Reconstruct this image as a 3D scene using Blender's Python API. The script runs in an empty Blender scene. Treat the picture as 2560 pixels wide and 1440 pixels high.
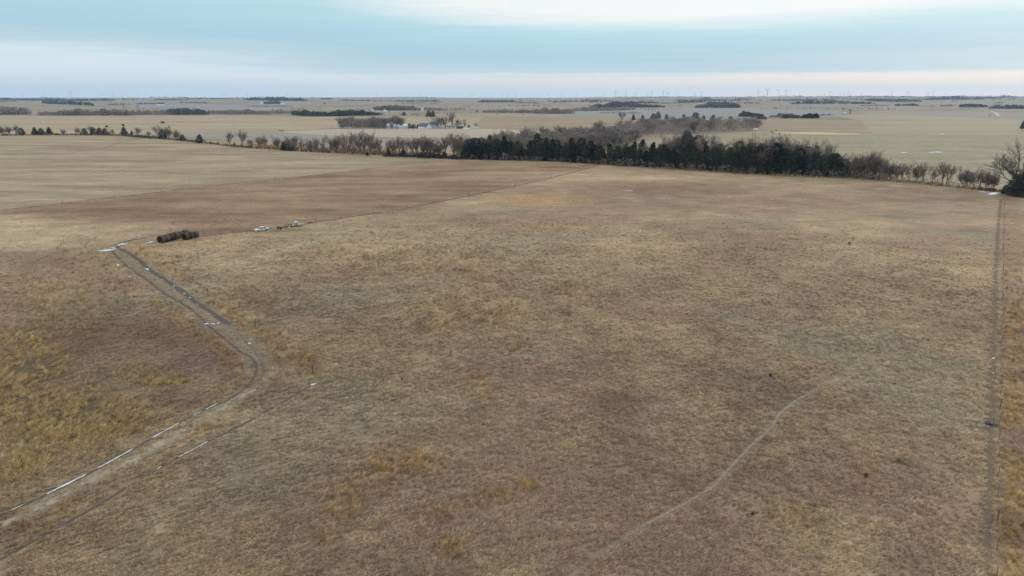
import bpy, math, random
import numpy as np
from mathutils import Vector, Matrix
from mathutils.geometry import delaunay_2d_cdt

R = math.radians
scene = bpy.context.scene
col = scene.collection

# ------------------------------------------------------------------ camera
CAM_H = 36.0
FPX = 2560 * 24.0 / 36.0            # focal length in photograph pixels
HORIZON_Y = 243.0
PITCH = math.atan((720 - HORIZON_Y) / FPX)
cam_data = bpy.data.cameras.new("camera")
cam_data.lens = 24.0
cam_data.sensor_width = 36.0
cam_data.clip_start = 1.0
cam_data.clip_end = 90000.0
cam = bpy.data.objects.new("camera", cam_data)
cam.location = (0, 0, CAM_H)
cam.rotation_euler = (math.pi / 2 - PITCH, 0, 0)
col.objects.link(cam)
scene.camera = cam

# ------------------------------------------------------------------ exposure
scene.view_settings.view_transform = 'Standard'
scene.view_settings.look = 'None'
scene.view_settings.exposure = 0.0
scene.view_settings.gamma = 1.0
scene.view_settings.use_curve_mapping = False
scene.render.engine = 'CYCLES'
scene.cycles.max_bounces = 6
scene.cycles.transparent_max_bounces = 12
scene.cycles.volume_bounces = 0
scene.cycles.use_denoising = True
scene.cycles.denoiser = 'OPENIMAGEDENOISE'
scene.cycles.denoising_input_passes = 'RGB_ALBEDO_NORMAL'
scene.cycles.denoising_prefilter = 'NONE'

SUN_AZ = R(52)                       # clockwise from +Y
SUN_EL = R(22)

def srgb(r, g, b):
    f = lambda c: (c / 255) / 12.92 if c / 255 <= 0.04045 else (((c / 255) + 0.055) / 1.055) ** 2.4
    return (f(r), f(g), f(b), 1.0)

class NT:
    """A small helper round a node tree."""
    def __init__(self, tree):
        self.t = tree; self.n = tree.nodes; self.l = tree.links
    def new(self, kind, **props):
        nd = self.n.new(kind)
        for k, v in props.items(): setattr(nd, k, v)
        return nd
    def put(self, sock, v):
        if isinstance(v, bpy.types.NodeSocket): self.l.new(v, sock)
        elif v is not None:
            if isinstance(v, (tuple, list)) and len(v) == 3 and sock.type == 'RGBA': v = (*v, 1.0)
            sock.default_value = v
    def math(self, op, a, b=None, c=None, clamp=False):
        nd = self.new('ShaderNodeMath', operation=op, use_clamp=clamp)
        for i, v in enumerate((a, b, c)):
            if v is not None: self.put(nd.inputs[i], v)
        return nd.outputs[0]
    def mix(self, f, a, b, mode='MIX'):
        nd = self.new('ShaderNodeMix', data_type='RGBA', blend_type=mode)
        nd.clamp_factor = True
        self.put(nd.inputs[0], f); self.put(nd.inputs[6], a); self.put(nd.inputs[7], b)
        return nd.outputs[2]
    def noise(self, vec, scale, detail=3.0, rough=0.55, out=0):
        nd = self.new('ShaderNodeTexNoise')
        if vec is not None: self.l.new(vec, nd.inputs['Vector'])
        nd.inputs['Scale'].default_value = scale
        nd.inputs['Detail'].default_value = detail
        nd.inputs['Roughness'].default_value = rough
        return nd.outputs[out]
    def rng(self, v, a, b, c=0.0, d=1.0, smooth=False):
        nd = self.new('ShaderNodeMapRange', clamp=True)
        if smooth: nd.interpolation_type = 'SMOOTHSTEP'
        self.put(nd.inputs[0], v)
        for i, x in enumerate((a, b, c, d)): nd.inputs[i + 1].default_value = x
        return nd.outputs[0]
    def ramp(self, f, stops):
        nd = self.new('ShaderNodeValToRGB')
        el = nd.color_ramp.elements
        while len(el) < len(stops): el.new(0.5)
        for e, (p, c) in zip(el, stops): e.position = p; e.color = c
        self.put(nd.inputs[0], f)
        return nd.outputs[0]
    def mapping(self, vec, scale=(1, 1, 1), rot=(0, 0, 0)):
        nd = self.new('ShaderNodeMapping')
        self.l.new(vec, nd.inputs[0])
        nd.inputs['Scale'].default_value = scale; nd.inputs['Rotation'].default_value = rot
        return nd.outputs[0]

# ------------------------------------------------------------------ sky
world = bpy.data.worlds.new("World")
scene.world = world
world.use_nodes = True
w = NT(world.node_tree)
w.n.clear()
wout = w.new('ShaderNodeOutputWorld')
bg = w.new('ShaderNodeBackground')
w.l.new(bg.outputs[0], wout.inputs[0])
sky = w.new('ShaderNodeTexSky', sky_type='NISHITA')
sky.sun_disc = False
sky.sun_elevation = SUN_EL
sky.sun_rotation = SUN_AZ
sky.air_density = 1.0; sky.dust_density = 1.5; sky.ozone_density = 1.5
tc = w.new('ShaderNodeTexCoord').outputs['Generated']
sep = w.new('ShaderNodeSeparateXYZ'); w.l.new(tc, sep.inputs[0])
dx, dy, dz = sep.outputs
# long flat cloud layers: the height in the sky, warped by stretched noise
n_big = w.noise(w.mapping(tc, (1.3, 1.3, 16.0)), 1.6, 3.0, 0.5)
n_fine = w.noise(w.mapping(tc, (2.2, 2.2, 62.0), (0.0, 0.03, 0.0)), 1.8, 4.0, 0.6)
side = w.rng(dx, -0.62, 0.12, 0.0, 1.0, smooth=True)
e2 = w.math('ADD', dz, w.math('MULTIPLY', w.math('SUBTRACT', n_big, 0.5), 0.040))
e2 = w.math('ADD', e2, w.math('MULTIPLY', w.math('SUBTRACT', n_fine, 0.5), 0.034))
e2 = w.math('ADD', e2, w.math('MULTIPLY', side, 0.030))
lobe = w.math('MULTIPLY', w.rng(dx, -0.35, 0.14, 0, 1, True), w.rng(dx, 0.20, 0.75, 1, 0.45, True))
e2 = w.math('ADD', e2, w.math('MULTIPLY', lobe, w.rng(dz, 0.05, 0.12, 0.0, 0.036, True)))
e2 = w.math('SUBTRACT', e2, 0.026)
layers = w.ramp(w.math('MULTIPLY', e2, 4.0), [
    (0.000, (0.80, 0.94, 1.02, 1)), (0.045, (0.84, 0.95, 1.01, 1)), (0.095, (0.76, 0.90, 0.97, 1)),
    (0.150, srgb(200, 226, 237)), (0.235, srgb(181, 216, 234)), (0.350, srgb(186, 222, 238)),
    (0.410, srgb(192, 228, 239)), (0.480, srgb(222, 242, 247)), (0.570, (1.0, 1.01, 1.0, 1)),
    (0.760, (0.98, 1.0, 1.0, 1)), (1.000, (0.90, 0.96, 1.0, 1))])
# warm glow low over the horizon, strongest towards the hidden sun
peach_h = w.math('ADD', dz, w.math('MULTIPLY', w.math('SUBTRACT', n_fine, 0.5), 0.022))
peach = w.math('MULTIPLY', w.rng(peach_h, 0.006, 0.018, 0, 1, True), w.rng(peach_h, 0.022, 0.034, 1, 0, True))
peach = w.math('MULTIPLY', peach, w.rng(dx, -0.50, 0.50, 0.05, 0.85, True))
layers = w.mix(peach, layers, (1.16, 0.99, 0.89, 1))
low = w.math('MULTIPLY', w.rng(dz, 0.0, 0.016, 1, 0, True), w.rng(dx, -0.1, 0.5, 0.0, 0.75, True))
layers = w.mix(low, layers, (1.22, 1.06, 0.98, 1))
# overhead: broken high overcast
up = w.new('ShaderNodeCombineXYZ')
zz = w.math('ADD', w.math('ABSOLUTE', dz), 0.18)
w.l.new(w.math('DIVIDE', dx, zz), up.inputs[0]); w.l.new(w.math('DIVIDE', dy, zz), up.inputs[1])
over = w.mix(w.rng(w.noise(up.outputs[0], 1.1, 4.0, 0.55), 0.35, 0.65), (0.86, 0.98, 1.08, 1), (1.40, 1.42, 1.42, 1))
clouds = w.mix(w.rng(dz, 0.17, 0.34, 0, 1, True), layers, over)
nish = w.new('ShaderNodeVectorMath', operation='SCALE'); w.l.new(sky.outputs[0], nish.inputs[0]); nish.inputs['Scale'].default_value = 0.10
final = w.mix(0.90, nish.outputs[0], clouds)
w.l.new(final, bg.inputs[0])
bg.inputs[1].default_value = 1.0

# ------------------------------------------------------------------ sun (veiled by cloud)
sun_data = bpy.data.lights.new("sun", 'SUN')
sun_data.energy = 1.3
sun_data.angle = R(22)
sun_data.color = (1.0, 0.93, 0.84)
sun = bpy.data.objects.new("sun", sun_data)
sd = Vector((math.sin(SUN_AZ) * math.cos(SUN_EL), math.cos(SUN_AZ) * math.cos(SUN_EL), math.sin(SUN_EL)))
sun.rotation_euler = sd.to_track_quat('Z', 'Y').to_euler()
sun.location = (0, 0, 300)
col.objects.link(sun)

# ------------------------------------------------------------------ terrain height
def _hash(ix, iy, seed):
    n = (ix.astype(np.int64) * 374761393 + iy.astype(np.int64) * 668265263 + seed * 974711) & 0xFFFFFFFF
    n = ((n ^ (n >> 13)) * 1274126177) & 0xFFFFFFFF
    return ((n ^ (n >> 16)) & 0xFFFF) / 65535.0

def vnoise(x, y, seed=0):
    x = np.asarray(x, float); y = np.asarray(y, float)
    ix = np.floor(x); iy = np.floor(y)
    fx = x - ix; fy = y - iy
    fx = fx * fx * (3 - 2 * fx); fy = fy * fy * (3 - 2 * fy)
    a = _hash(ix, iy, seed); b = _hash(ix + 1, iy, seed)
    c = _hash(ix, iy + 1, seed); d = _hash(ix + 1, iy + 1, seed)
    return (a * (1 - fx) + b * fx) * (1 - fy) + (c * (1 - fx) + d * fx) * fy

def fbm(x, y, seed=0, oct=4):
    s = 0.0; a = 0.5; f = 1.0
    for i in range(oct):
        s = s + a * vnoise(np.asarray(x) * f, np.asarray(y) * f, seed + i * 17); a *= 0.5; f *= 2.03
    return s / (1 - 0.5 ** oct)

def sstep(v, a, b):
    t = np.clip((v - a) / (b - a), 0, 1)
    return t * t * (3 - 2 * t)

def height(x, y):
    x = np.asarray(x, float); y = np.asarray(y, float)
    r = np.hypot(x, y)
    h = 0.9 * (fbm(x / 70, y / 70, 3, 3) - 0.5) * sstep(r, 30, 160) * (1 - 0.4 * sstep(r, 300, 600))
    h = h + 4.0 * (fbm(x / 420, y / 420, 11, 3) - 0.5) * sstep(r, 520, 1000)
    h = h + 30.0 * (fbm(x / 1300, y / 1300, 23, 3) - 0.5) * sstep(r, 1300, 3000)
    h = h + 44.0 * (fbm(x / 3800, y / 3800, 31, 3) - 0.5) * sstep(r, 3500, 7000)
    # a low crest across the left middle distance and the creek bottom behind it
    az = np.arctan2(x, y)
    left = sstep(-az, 0.13, 0.30)
    h = h + left * (3.2 * np.exp(-((r - 1230) / 230) ** 2) - 9.0 * np.exp(-((r - 1750) / 300) ** 2))
    # the land lifts slowly towards the horizon, more on the right
    h = h + sstep(r, 2500, 11000) * (27 + 14 * sstep(az, 0.15, 0.6))
    return h

def hz(x, y):
    return float(height(np.array([x]), np.array([y]))[0])

SP, CP = math.sin(PITCH), math.cos(PITCH)
_T = np.geomspace(25, 26000, 260)
def G(px, py):
    """The point of the land that a place in the photograph lies on."""
    X = (px - 1280) / FPX; Y = (720 - py) / FPX
    d = (X, CP + Y * SP, -SP + Y * CP)
    t = _T
    for _ in range(2):
        zz = CAM_H + t * d[2] - height(t * d[0], t * d[1])
        k = int(np.argmax(zz < 0))
        if zz[k] >= 0: return Vector((15000 * d[0], 15000 * d[1], hz(15000 * d[0], 15000 * d[1])))
        k = max(k, 1); z0, z1 = zz[k - 1], zz[k]
        a, b = t[k - 1], t[k]
        t = np.linspace(a, b, 24)
    tt = a + (b - a) * z0 / (z0 - z1 + 1e-12)
    return Vector((tt * d[0], tt * d[1], CAM_H + tt * d[2]))

def to_px(x, y, z):
    """Where world points (arrays) come to lie in the photograph; used to author the colour map of the land."""
    d = np.maximum(y * CP - (z - CAM_H) * SP, 1e-3)
    u = y * SP + (z - CAM_H) * CP
    return 1280 + FPX * x / d, 720 - FPX * u / d

def mpp(p):
    """Metres that one photograph pixel spans at a point."""
    return (p.y * CP - (p.z - CAM_H) * SP) / FPX

# ------------------------------------------------------------------ object helpers
def setp(o, label=None, cat=None, group=None, kind=None):
    if label: o["label"] = label
    if cat: o["category"] = cat
    if group: o["group"] = group
    if kind: o["kind"] = kind
    return o

def empty(name, loc, rz=0.0, scale=1.0):
    o = bpy.data.objects.new(name, None)
    o.empty_display_size = 0.5
    o.location = loc; o.rotation_euler = (0, 0, rz)
    o.scale = (scale, scale, scale) if not isinstance(scale, tuple) else scale
    col.objects.link(o)
    return o

def put_mesh(name, me, parent=None):
    o = bpy.data.objects.new(name, me)
    col.objects.link(o)
    if parent: o.parent = parent
    return o

class MB:
    """Collects shapes into one mesh."""
    def __init__(self): self.v = []; self.f = []
    def add(self, vs, fs):
        n = len(self.v); self.v.extend(vs); self.f.extend([tuple(i + n for i in f) for f in fs]); return self
    def box(self, x0, x1, y0, y1, z0, z1):
        vs = [(x, y, z) for z in (z0, z1) for x, y in ((x0, y0), (x1, y0), (x1, y1), (x0, y1))]
        return self.add(vs, [(3, 2, 1, 0), (4, 5, 6, 7), (0, 1, 5, 4), (1, 2, 6, 5), (2, 3, 7, 6), (3, 0, 4, 7)])
    def tube(self, pts, radii, n=6, cap=True):
        pts = [Vector(p) for p in pts]
        rings = []
        for i, p in enumerate(pts):
            d = (pts[min(i + 1, len(pts) - 1)] - pts[max(i - 1, 0)]).normalized()
            a = d.cross(Vector((0, 0, 1)) if abs(d.z) < 0.9 else Vector((1, 0, 0))).normalized()
            b = d.cross(a)
            rings.append([tuple(p + (a * math.cos(2 * math.pi * k / n) + b * math.sin(2 * math.pi * k / n)) * radii[i]) for k in range(n)])
        vs = [q for r in rings for q in r]
        fs = [(i * n + k, i * n + (k + 1) % n, (i + 1) * n + (k + 1) % n, (i + 1) * n + k) for i in range(len(pts) - 1) for k in range(n)]
        if cap:
            fs.append(tuple(range(n - 1, -1, -1))); fs.append(tuple((len(pts) - 1) * n + k for k in range(n)))
        return self.add(vs, fs)
    def lathe(self, prof, n=24, cap=True):
        vs = [(r * math.cos(2 * math.pi * k / n), r * math.sin(2 * math.pi * k / n), z) for r, z in prof for k in range(n)]
        fs = [(i * n + k, i * n + (k + 1) % n, (i + 1) * n + (k + 1) % n, (i + 1) * n + k) for i in range(len(prof) - 1) for k in range(n)]
        if cap:
            fs.append(tuple(range(n - 1, -1, -1))); fs.append(tuple((len(prof) - 1) * n + k for k in range(n)))
        return self.add(vs, fs)
    def prism(self, poly, y0, y1):
        """A side outline in x, z drawn out from y0 to y1."""
        n = len(poly)
        vs = [(x, y0, z) for x, z in poly] + [(x, y1, z) for x, z in poly]
        return self.add(vs, [tuple(range(n)), tuple(range(2 * n - 1, n - 1, -1))] + [(k, n + k, n + (k + 1) % n, (k + 1) % n) for k in range(n)])
    def mesh(self, name, mat, smooth=False):
        me = bpy.data.meshes.new(name)
        me.from_pydata(self.v, [], self.f)
        me.materials.append(mat)
        if smooth: me.polygons.foreach_set("use_smooth", [True] * len(me.polygons))
        me.update()
        return me
    def build(self, name, mat, parent=None, smooth=False):
        return put_mesh(name, self.mesh(name, mat, smooth), parent)

def copy_tree(o, parent=None):
    c = o.copy(); col.objects.link(c); c.parent = parent
    for ch in list(o.children): copy_tree(ch, c)
    return c

def ordinal(n):
    return f"{n}{'th' if 10 <= n % 100 <= 20 else {1: 'st', 2: 'nd', 3: 'rd'}.get(n % 10, 'th')}"

# ------------------------------------------------------------------ materials
def new_mat(name):
    m = bpy.data.materials.new(name); m.use_nodes = True
    t = NT(m.node_tree); bsdf = t.n['Principled BSDF']
    bsdf.inputs['Roughness'].default_value = 0.9
    bsdf.inputs['Specular IOR Level'].default_value = 0.15
    return m, t, bsdf

def simple_mat(name, c, rough=0.85, var=0.25, scale=3.0, spec=0.2, metal=0.0, c2=None, rust=0.5, per=0.0, hue=None):
    m, t, b = new_mat(name)
    pos = t.new('ShaderNodeTexCoord').outputs['Object']
    n = t.noise(pos, scale, 4.0, 0.6)
    k = t.rng(n, 0.25, 0.75, 1 - var, 1 + var)
    cc = t.mix(1.0, (*c, 1), t.new('ShaderNodeCombineColor').outputs[0], 'MULTIPLY')
    comb = [nd for nd in t.n if nd.bl_idname == 'ShaderNodeCombineColor'][0]
    for i in range(3): t.l.new(k, comb.inputs[i])
    if c2:
        cc = t.mix(t.rng(t.noise(pos, scale * 0.7, 5.0, 0.65), rust - 0.08, rust + 0.08), cc, (*c2, 1))
    if per:
        rnd = t.new('ShaderNodeObjectInfo').outputs['Random']
        if hue: cc = t.mix(t.math('FRACT', t.math('MULTIPLY', rnd, 7.31)), cc, t.mix(0.6, cc, (*hue, 1)))
        kb = t.rng(rnd, 0, 1, 1 - per, 1 + per); cb = t.new('ShaderNodeCombineColor')
        for i in range(3): t.l.new(kb, cb.inputs[i])
        cc = t.mix(1.0, cc, cb.outputs[0], 'MULTIPLY')
    t.l.new(cc, b.inputs['Base Color'])
    b.inputs['Roughness'].default_value = rough
    b.inputs['Specular IOR Level'].default_value = spec
    b.inputs['Metallic'].default_value = metal
    return m

def prairie_mat(name, blade):
    """Dry prairie: the broad colour comes with the land (attribute), the fine grain from noise."""
    m, t, b = new_mat(name)
    b.inputs['Specular IOR Level'].default_value = 0.05
    if blade:
        c = t.new('ShaderNodeAttribute', attribute_type='INSTANCER', attribute_name='colour').outputs['Color']
        g = t.new('ShaderNodeNewGeometry')
        nm = t.new('ShaderNodeVectorMath', operation='ADD'); t.l.new(g.outputs['Normal'], nm.inputs[0]); nm.inputs[1].default_value = (0, 0, 1.6)
        nn = t.new('ShaderNodeVectorMath', operation='NORMALIZE'); t.l.new(nm.outputs[0], nn.inputs[0])
        t.l.new(nn.outputs[0], b.inputs['Normal'])
        t.l.new(c, b.inputs['Base Color'])
        return m
    c = t.new('ShaderNodeAttribute', attribute_type='GEOMETRY', attribute_name='colour').outputs['Color']
    pos = t.new('ShaderNodeNewGeometry').outputs['Position']
    n3 = t.noise(pos, 0.8, 3.0, 0.6)
    n4 = t.noise(pos, 3.6, 2.0, 0.6)
    n2 = t.noise(t.mapping(pos, (0.6, 1.3, 1)), 0.20, 4.0, 0.65)
    k = t.math('MULTIPLY', t.rng(n4, 0.28, 0.72, 0.78, 1.20), t.rng(n3, 0.28, 0.72, 0.78, 1.20))
    k = t.math('MULTIPLY', k, t.rng(n2, 0.30, 0.70, 0.80, 1.18))
    k = t.math('MULTIPLY', k, t.rng(t.noise(pos, 0.42, 2.0, 0.5), 0.66, 0.74, 1.0, 0.62))      # bare and trampled spots
    gw = t.new('ShaderNodeAttribute', attribute_type='GEOMETRY', attribute_name='goldw').outputs['Fac']
    spots = t.rng(t.noise(pos, 0.55, 4.0, 0.7), 0.46, 0.60)
    c = t.mix(t.math('MULTIPLY', gw, spots), c, t.mix(n4, (0.36, 0.215, 0.085, 1), (0.50, 0.335, 0.14, 1)))
    comb = t.new('ShaderNodeCombineColor')
    for i in range(3): t.l.new(k, comb.inputs[i])
    bump = t.new('ShaderNodeBump')
    bump.inputs['Strength'].default_value = 0.6; bump.inputs['Distance'].default_value = 0.2
    t.l.new(t.math('ADD', t.math('MULTIPLY', n3, 0.9), t.math('MULTIPLY', n4, 0.4)), bump.inputs['Height'])
    t.l.new(bump.outputs[0], b.inputs['Normal'])
    t.l.new(t.mix(1.0, c, comb.outputs[0], 'MULTIPLY'), b.inputs['Base Color'])
    return m

ROW_DIR = math.atan2(0.51, -0.86)     # the survey grid's direction

def field_mat(name, ca, cb, big=0.01, fine=0.6, rot=ROW_DIR, stretch=6.0, contrast=0.25, patch=None, row=0.0):
    m, t, b = new_mat(name)
    pos = t.new('ShaderNodeNewGeometry').outputs['Position']
    al = t.mapping(pos, (1.0, stretch, 1.0), (0, 0, -rot))
    n1 = t.noise(al, big, 4.0, 0.55)
    n2 = t.noise(al, big * 6, 4.0, 0.6)
    n3 = t.noise(pos, fine, 3.0, 0.65)
    f = t.math('ADD', t.math('MULTIPLY', n1, 0.6), t.math('MULTIPLY', n2, 0.4))
    c = t.mix(t.rng(f, 0.36, 0.62), (*ca, 1), (*cb, 1))
    if patch:
        c = t.mix(t.rng(t.noise(pos, big * 0.8, 3.0), 0.5, 0.68, 0, 0.8), c, (*patch, 1))
    k = t.rng(n3, 0.28, 0.72, 1 - contrast, 1 + contrast)
    k = t.math('MULTIPLY', k, t.rng(t.noise(al, fine * 0.22, 4.0, 0.7), 0.3, 0.7, 1 - contrast * 0.8, 1 + contrast * 0.8))
    if row:
        rv = t.noise(t.mapping(pos, (0.004, 0.16 / row * 8, 1), (0, 0, -(rot + math.pi / 2))), 1.0, 1.0)
        k = t.math('MULTIPLY', k, t.rng(rv, 0.3, 0.7, 0.86, 1.14))
    comb = t.new('ShaderNodeCombineColor')
    for i in range(3): t.l.new(k, comb.inputs[i])
    t.l.new(t.mix(1.0, c, comb.outputs[0], 'MULTIPLY'), b.inputs['Base Color'])
    b.inputs['Specular IOR Level'].default_value = 0.05
    return m

M = {}
M['prairie'] = prairie_mat('dry_prairie', False)
M['blade'] = prairie_mat('dry_grass_blade', True)
M['hay'] = field_mat('mown_hay_field', (0.195, 0.150, 0.098), (0.370, 0.295, 0.190), 0.016, 0.8, ROW_DIR, 4.0, 0.20, (0.215, 0.160, 0.112))
M['brown'] = field_mat('brown_pasture', (0.195, 0.136, 0.090), (0.275, 0.201, 0.135), 0.012, 0.9, ROW_DIR, 3.0, 0.22, (0.285, 0.220, 0.149))
M['land'] = field_mat('far_land', (0.140, 0.118, 0.086), (0.345, 0.278, 0.188), 0.0022, 0.02, ROW_DIR, 3.0, 0.14, (0.190, 0.184, 0.176))
M['tan'] = field_mat('tan_stubble', (0.265, 0.208, 0.135), (0.375, 0.300, 0.200), 0.006, 0.1, ROW_DIR, 3.0, 0.10, (0.285, 0.232, 0.165))
M['pale'] = field_mat('pale_stubble', (0.320, 0.272, 0.209), (0.384, 0.331, 0.255), 0.006, 0.1, ROW_DIR, 5.0, 0.08)
M['grey'] = field_mat('grey_stubble', (0.228, 0.201, 0.171), (0.284, 0.252, 0.213), 0.006, 0.1, ROW_DIR, 6.0, 0.10)
M['slate'] = field_mat('slate_stubble', (0.205, 0.198, 0.191), (0.262, 0.246, 0.230), 0.004, 0.05, ROW_DIR, 4.0, 0.08)
M['green'] = field_mat('greenish_pasture', (0.205, 0.190, 0.125), (0.295, 0.262, 0.172), 0.010, 0.3, ROW_DIR, 3.0, 0.22, (0.27, 0.22, 0.155))
M['rows'] = field_mat('row_stubble', (0.268, 0.226, 0.153), (0.327, 0.276, 0.190), 0.004, 0.15, ROW_DIR, 2.0, 0.08, None, 1.0)
M['rust_field'] = field_mat('brown_far_pasture', (0.230, 0.172, 0.113), (0.306, 0.239, 0.157), 0.006, 0.15, ROW_DIR, 3.0, 0.12)
M['gold_strip'] = field_mat('golden_strip', (0.442, 0.327, 0.162), (0.510, 0.402, 0.226), 0.01, 0.2, ROW_DIR, 3.0, 0.08)
M['yard'] = field_mat('farmyard', (0.18, 0.16, 0.13), (0.27, 0.24, 0.19), 0.02, 0.2, ROW_DIR, 1.0, 0.2)

M['bark'] = simple_mat('grey_bark', (0.115, 0.092, 0.075), 0.95, 0.3, 2.0, 0.05)
M['twig'] = simple_mat('bare_twigs', (0.225, 0.180, 0.146), 0.95, 0.30, 0.6, 0.05, per=0.30, hue=(0.20, 0.185, 0.175))
M['twig_grey'] = simple_mat('grey_twigs', (0.245, 0.213, 0.196), 0.95, 0.35, 0.6, 0.05, per=0.32, hue=(0.25, 0.21, 0.17))
M['needle'] = simple_mat('cedar_foliage', (0.036, 0.046, 0.036), 0.9, 0.65, 0.5, 0.1, per=0.6, hue=(0.085, 0.070, 0.046))
M['pine'] = simple_mat('pine_foliage', (0.045, 0.062, 0.038), 0.9, 0.4, 0.7, 0.1)
M['brush'] = simple_mat('dead_brush', (0.11, 0.088, 0.068), 0.95, 0.35, 0.5, 0.05)
M['snow'] = simple_mat('old_snow_far', (0.60, 0.66, 0.73), 0.7, 0.08, 2.0, 0.3)
M['white_paint'] = simple_mat('white_paint', (0.70, 0.71, 0.70), 0.6, 0.08, 0.8, 0.3)
M['cream'] = simple_mat('cream_boards', (0.60, 0.55, 0.42), 0.7, 0.1, 0.8, 0.2)
M['roof_blue'] = simple_mat('slate_blue_roof', (0.075, 0.10, 0.14), 0.6, 0.15, 0.8, 0.3)
M['roof_dark'] = simple_mat('dark_roof', (0.055, 0.055, 0.06), 0.7, 0.2, 0.8, 0.2)
M['roof_light'] = simple_mat('light_metal_roof', (0.52, 0.56, 0.60), 0.45, 0.1, 0.6, 0.4, 0.2)
M['galv'] = simple_mat('galvanised_steel', (0.40, 0.45, 0.49), 0.5, 0.12, 0.8, 0.4, 0.25)
M['glass_dark'] = simple_mat('window_glass', (0.03, 0.04, 0.05), 0.15, 0.1, 1.0, 0.5)
M['turbine'] = simple_mat('turbine_paint', (0.40, 0.42, 0.45), 0.5, 0.03, 0.05, 0.3)
M['post_wood'] = simple_mat('weathered_post', (0.15, 0.125, 0.10), 0.95, 0.3, 6.0, 0.05)
M['post_rust'] = simple_mat('rusty_steel_post', (0.085, 0.042, 0.028), 0.9, 0.3, 8.0, 0.1)
M['post_steel'] = simple_mat('dark_steel_post', (0.12, 0.10, 0.082), 0.8, 0.2, 8.0, 0.2)
M['wire'] = simple_mat('fence_wire', (0.16, 0.14, 0.12), 0.7, 0.1, 1.0, 0.3, 0.3)
M['bale'] = simple_mat('weathered_bale', (0.080, 0.067, 0.050), 0.95, 0.35, 2.2, 0.05, 0.0, (0.066, 0.060, 0.050), 0.54, per=0.35)
M['bale_end'] = simple_mat('shaded_bale_end', (0.024, 0.021, 0.017), 0.95, 0.4, 3.5, 0.05)  # end faces darkened: shade on the ends and between bales put into the colour
M['car_white'] = simple_mat('chalky_white_paint', (0.58, 0.59, 0.59), 0.55, 0.10, 1.2, 0.3, 0.0, (0.28, 0.15, 0.10), 0.58)
M['car_rust'] = simple_mat('rusted_panel', (0.26, 0.125, 0.08), 0.85, 0.35, 2.5, 0.1)
M['car_glass'] = simple_mat('dusty_windscreen', (0.05, 0.105, 0.14), 0.12, 0.1, 1.0, 0.6)
M['rubber'] = simple_mat('old_rubber', (0.022, 0.022, 0.023), 0.9, 0.2, 4.0, 0.1)
M['rim'] = simple_mat('dull_rim', (0.22, 0.20, 0.18), 0.6, 0.2, 4.0, 0.3, 0.4)
M['iron'] = simple_mat('rusty_iron', (0.062, 0.042, 0.035), 0.85, 0.35, 3.0, 0.1)
M['scrap'] = simple_mat('scrap_sheet', (0.27, 0.28, 0.29), 0.6, 0.2, 2.0, 0.3, 0.2, (0.15, 0.11, 0.09), 0.58)
M['red_iron'] = simple_mat('faded_red_paint', (0.30, 0.075, 0.045), 0.7, 0.2, 0.8, 0.2)
M['tarp'] = simple_mat('dark_blue_plastic', (0.010, 0.022, 0.040), 0.4, 0.3, 4.0, 0.4)
M['rock'] = simple_mat('pale_rock', (0.46, 0.42, 0.37), 0.95, 0.2, 3.0, 0.05)
M['weed'] = simple_mat('dark_weed', (0.032, 0.026, 0.018), 0.95, 0.4, 5.0, 0.05)
M['cattle'] = simple_mat('brown_hide', (0.085, 0.040, 0.026), 0.9, 0.2, 2.0, 0.05)
M['gravel'] = simple_mat('pale_gravel', (0.50, 0.49, 0.47), 0.95, 0.1, 0.1, 0.05)

# ------------------------------------------------------------------ the land: one sheet, cut along its field borders
def line_px(pts, step=None):
    """A polyline through places in the photograph, on the land, with extra points so that it follows the ground."""
    w_ = [G(*p) for p in pts]
    xy = [w_[0].xy]
    for a, b in zip(w_, w_[1:]):
        L = (b.xy - a.xy).length
        d = min(a.xy.length, b.xy.length)
        n = max(1, int(L / (step or max(3.0, d * 0.03))))
        xy += [a.xy.lerp(b.xy, i / n) for i in range(1, n + 1)]
    A = np.array([tuple(p) for p in xy]); zz = height(A[:, 0], A[:, 1])
    return [Vector((float(x), float(y), float(z))) for (x, y), z in zip(A, zz)]

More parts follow.
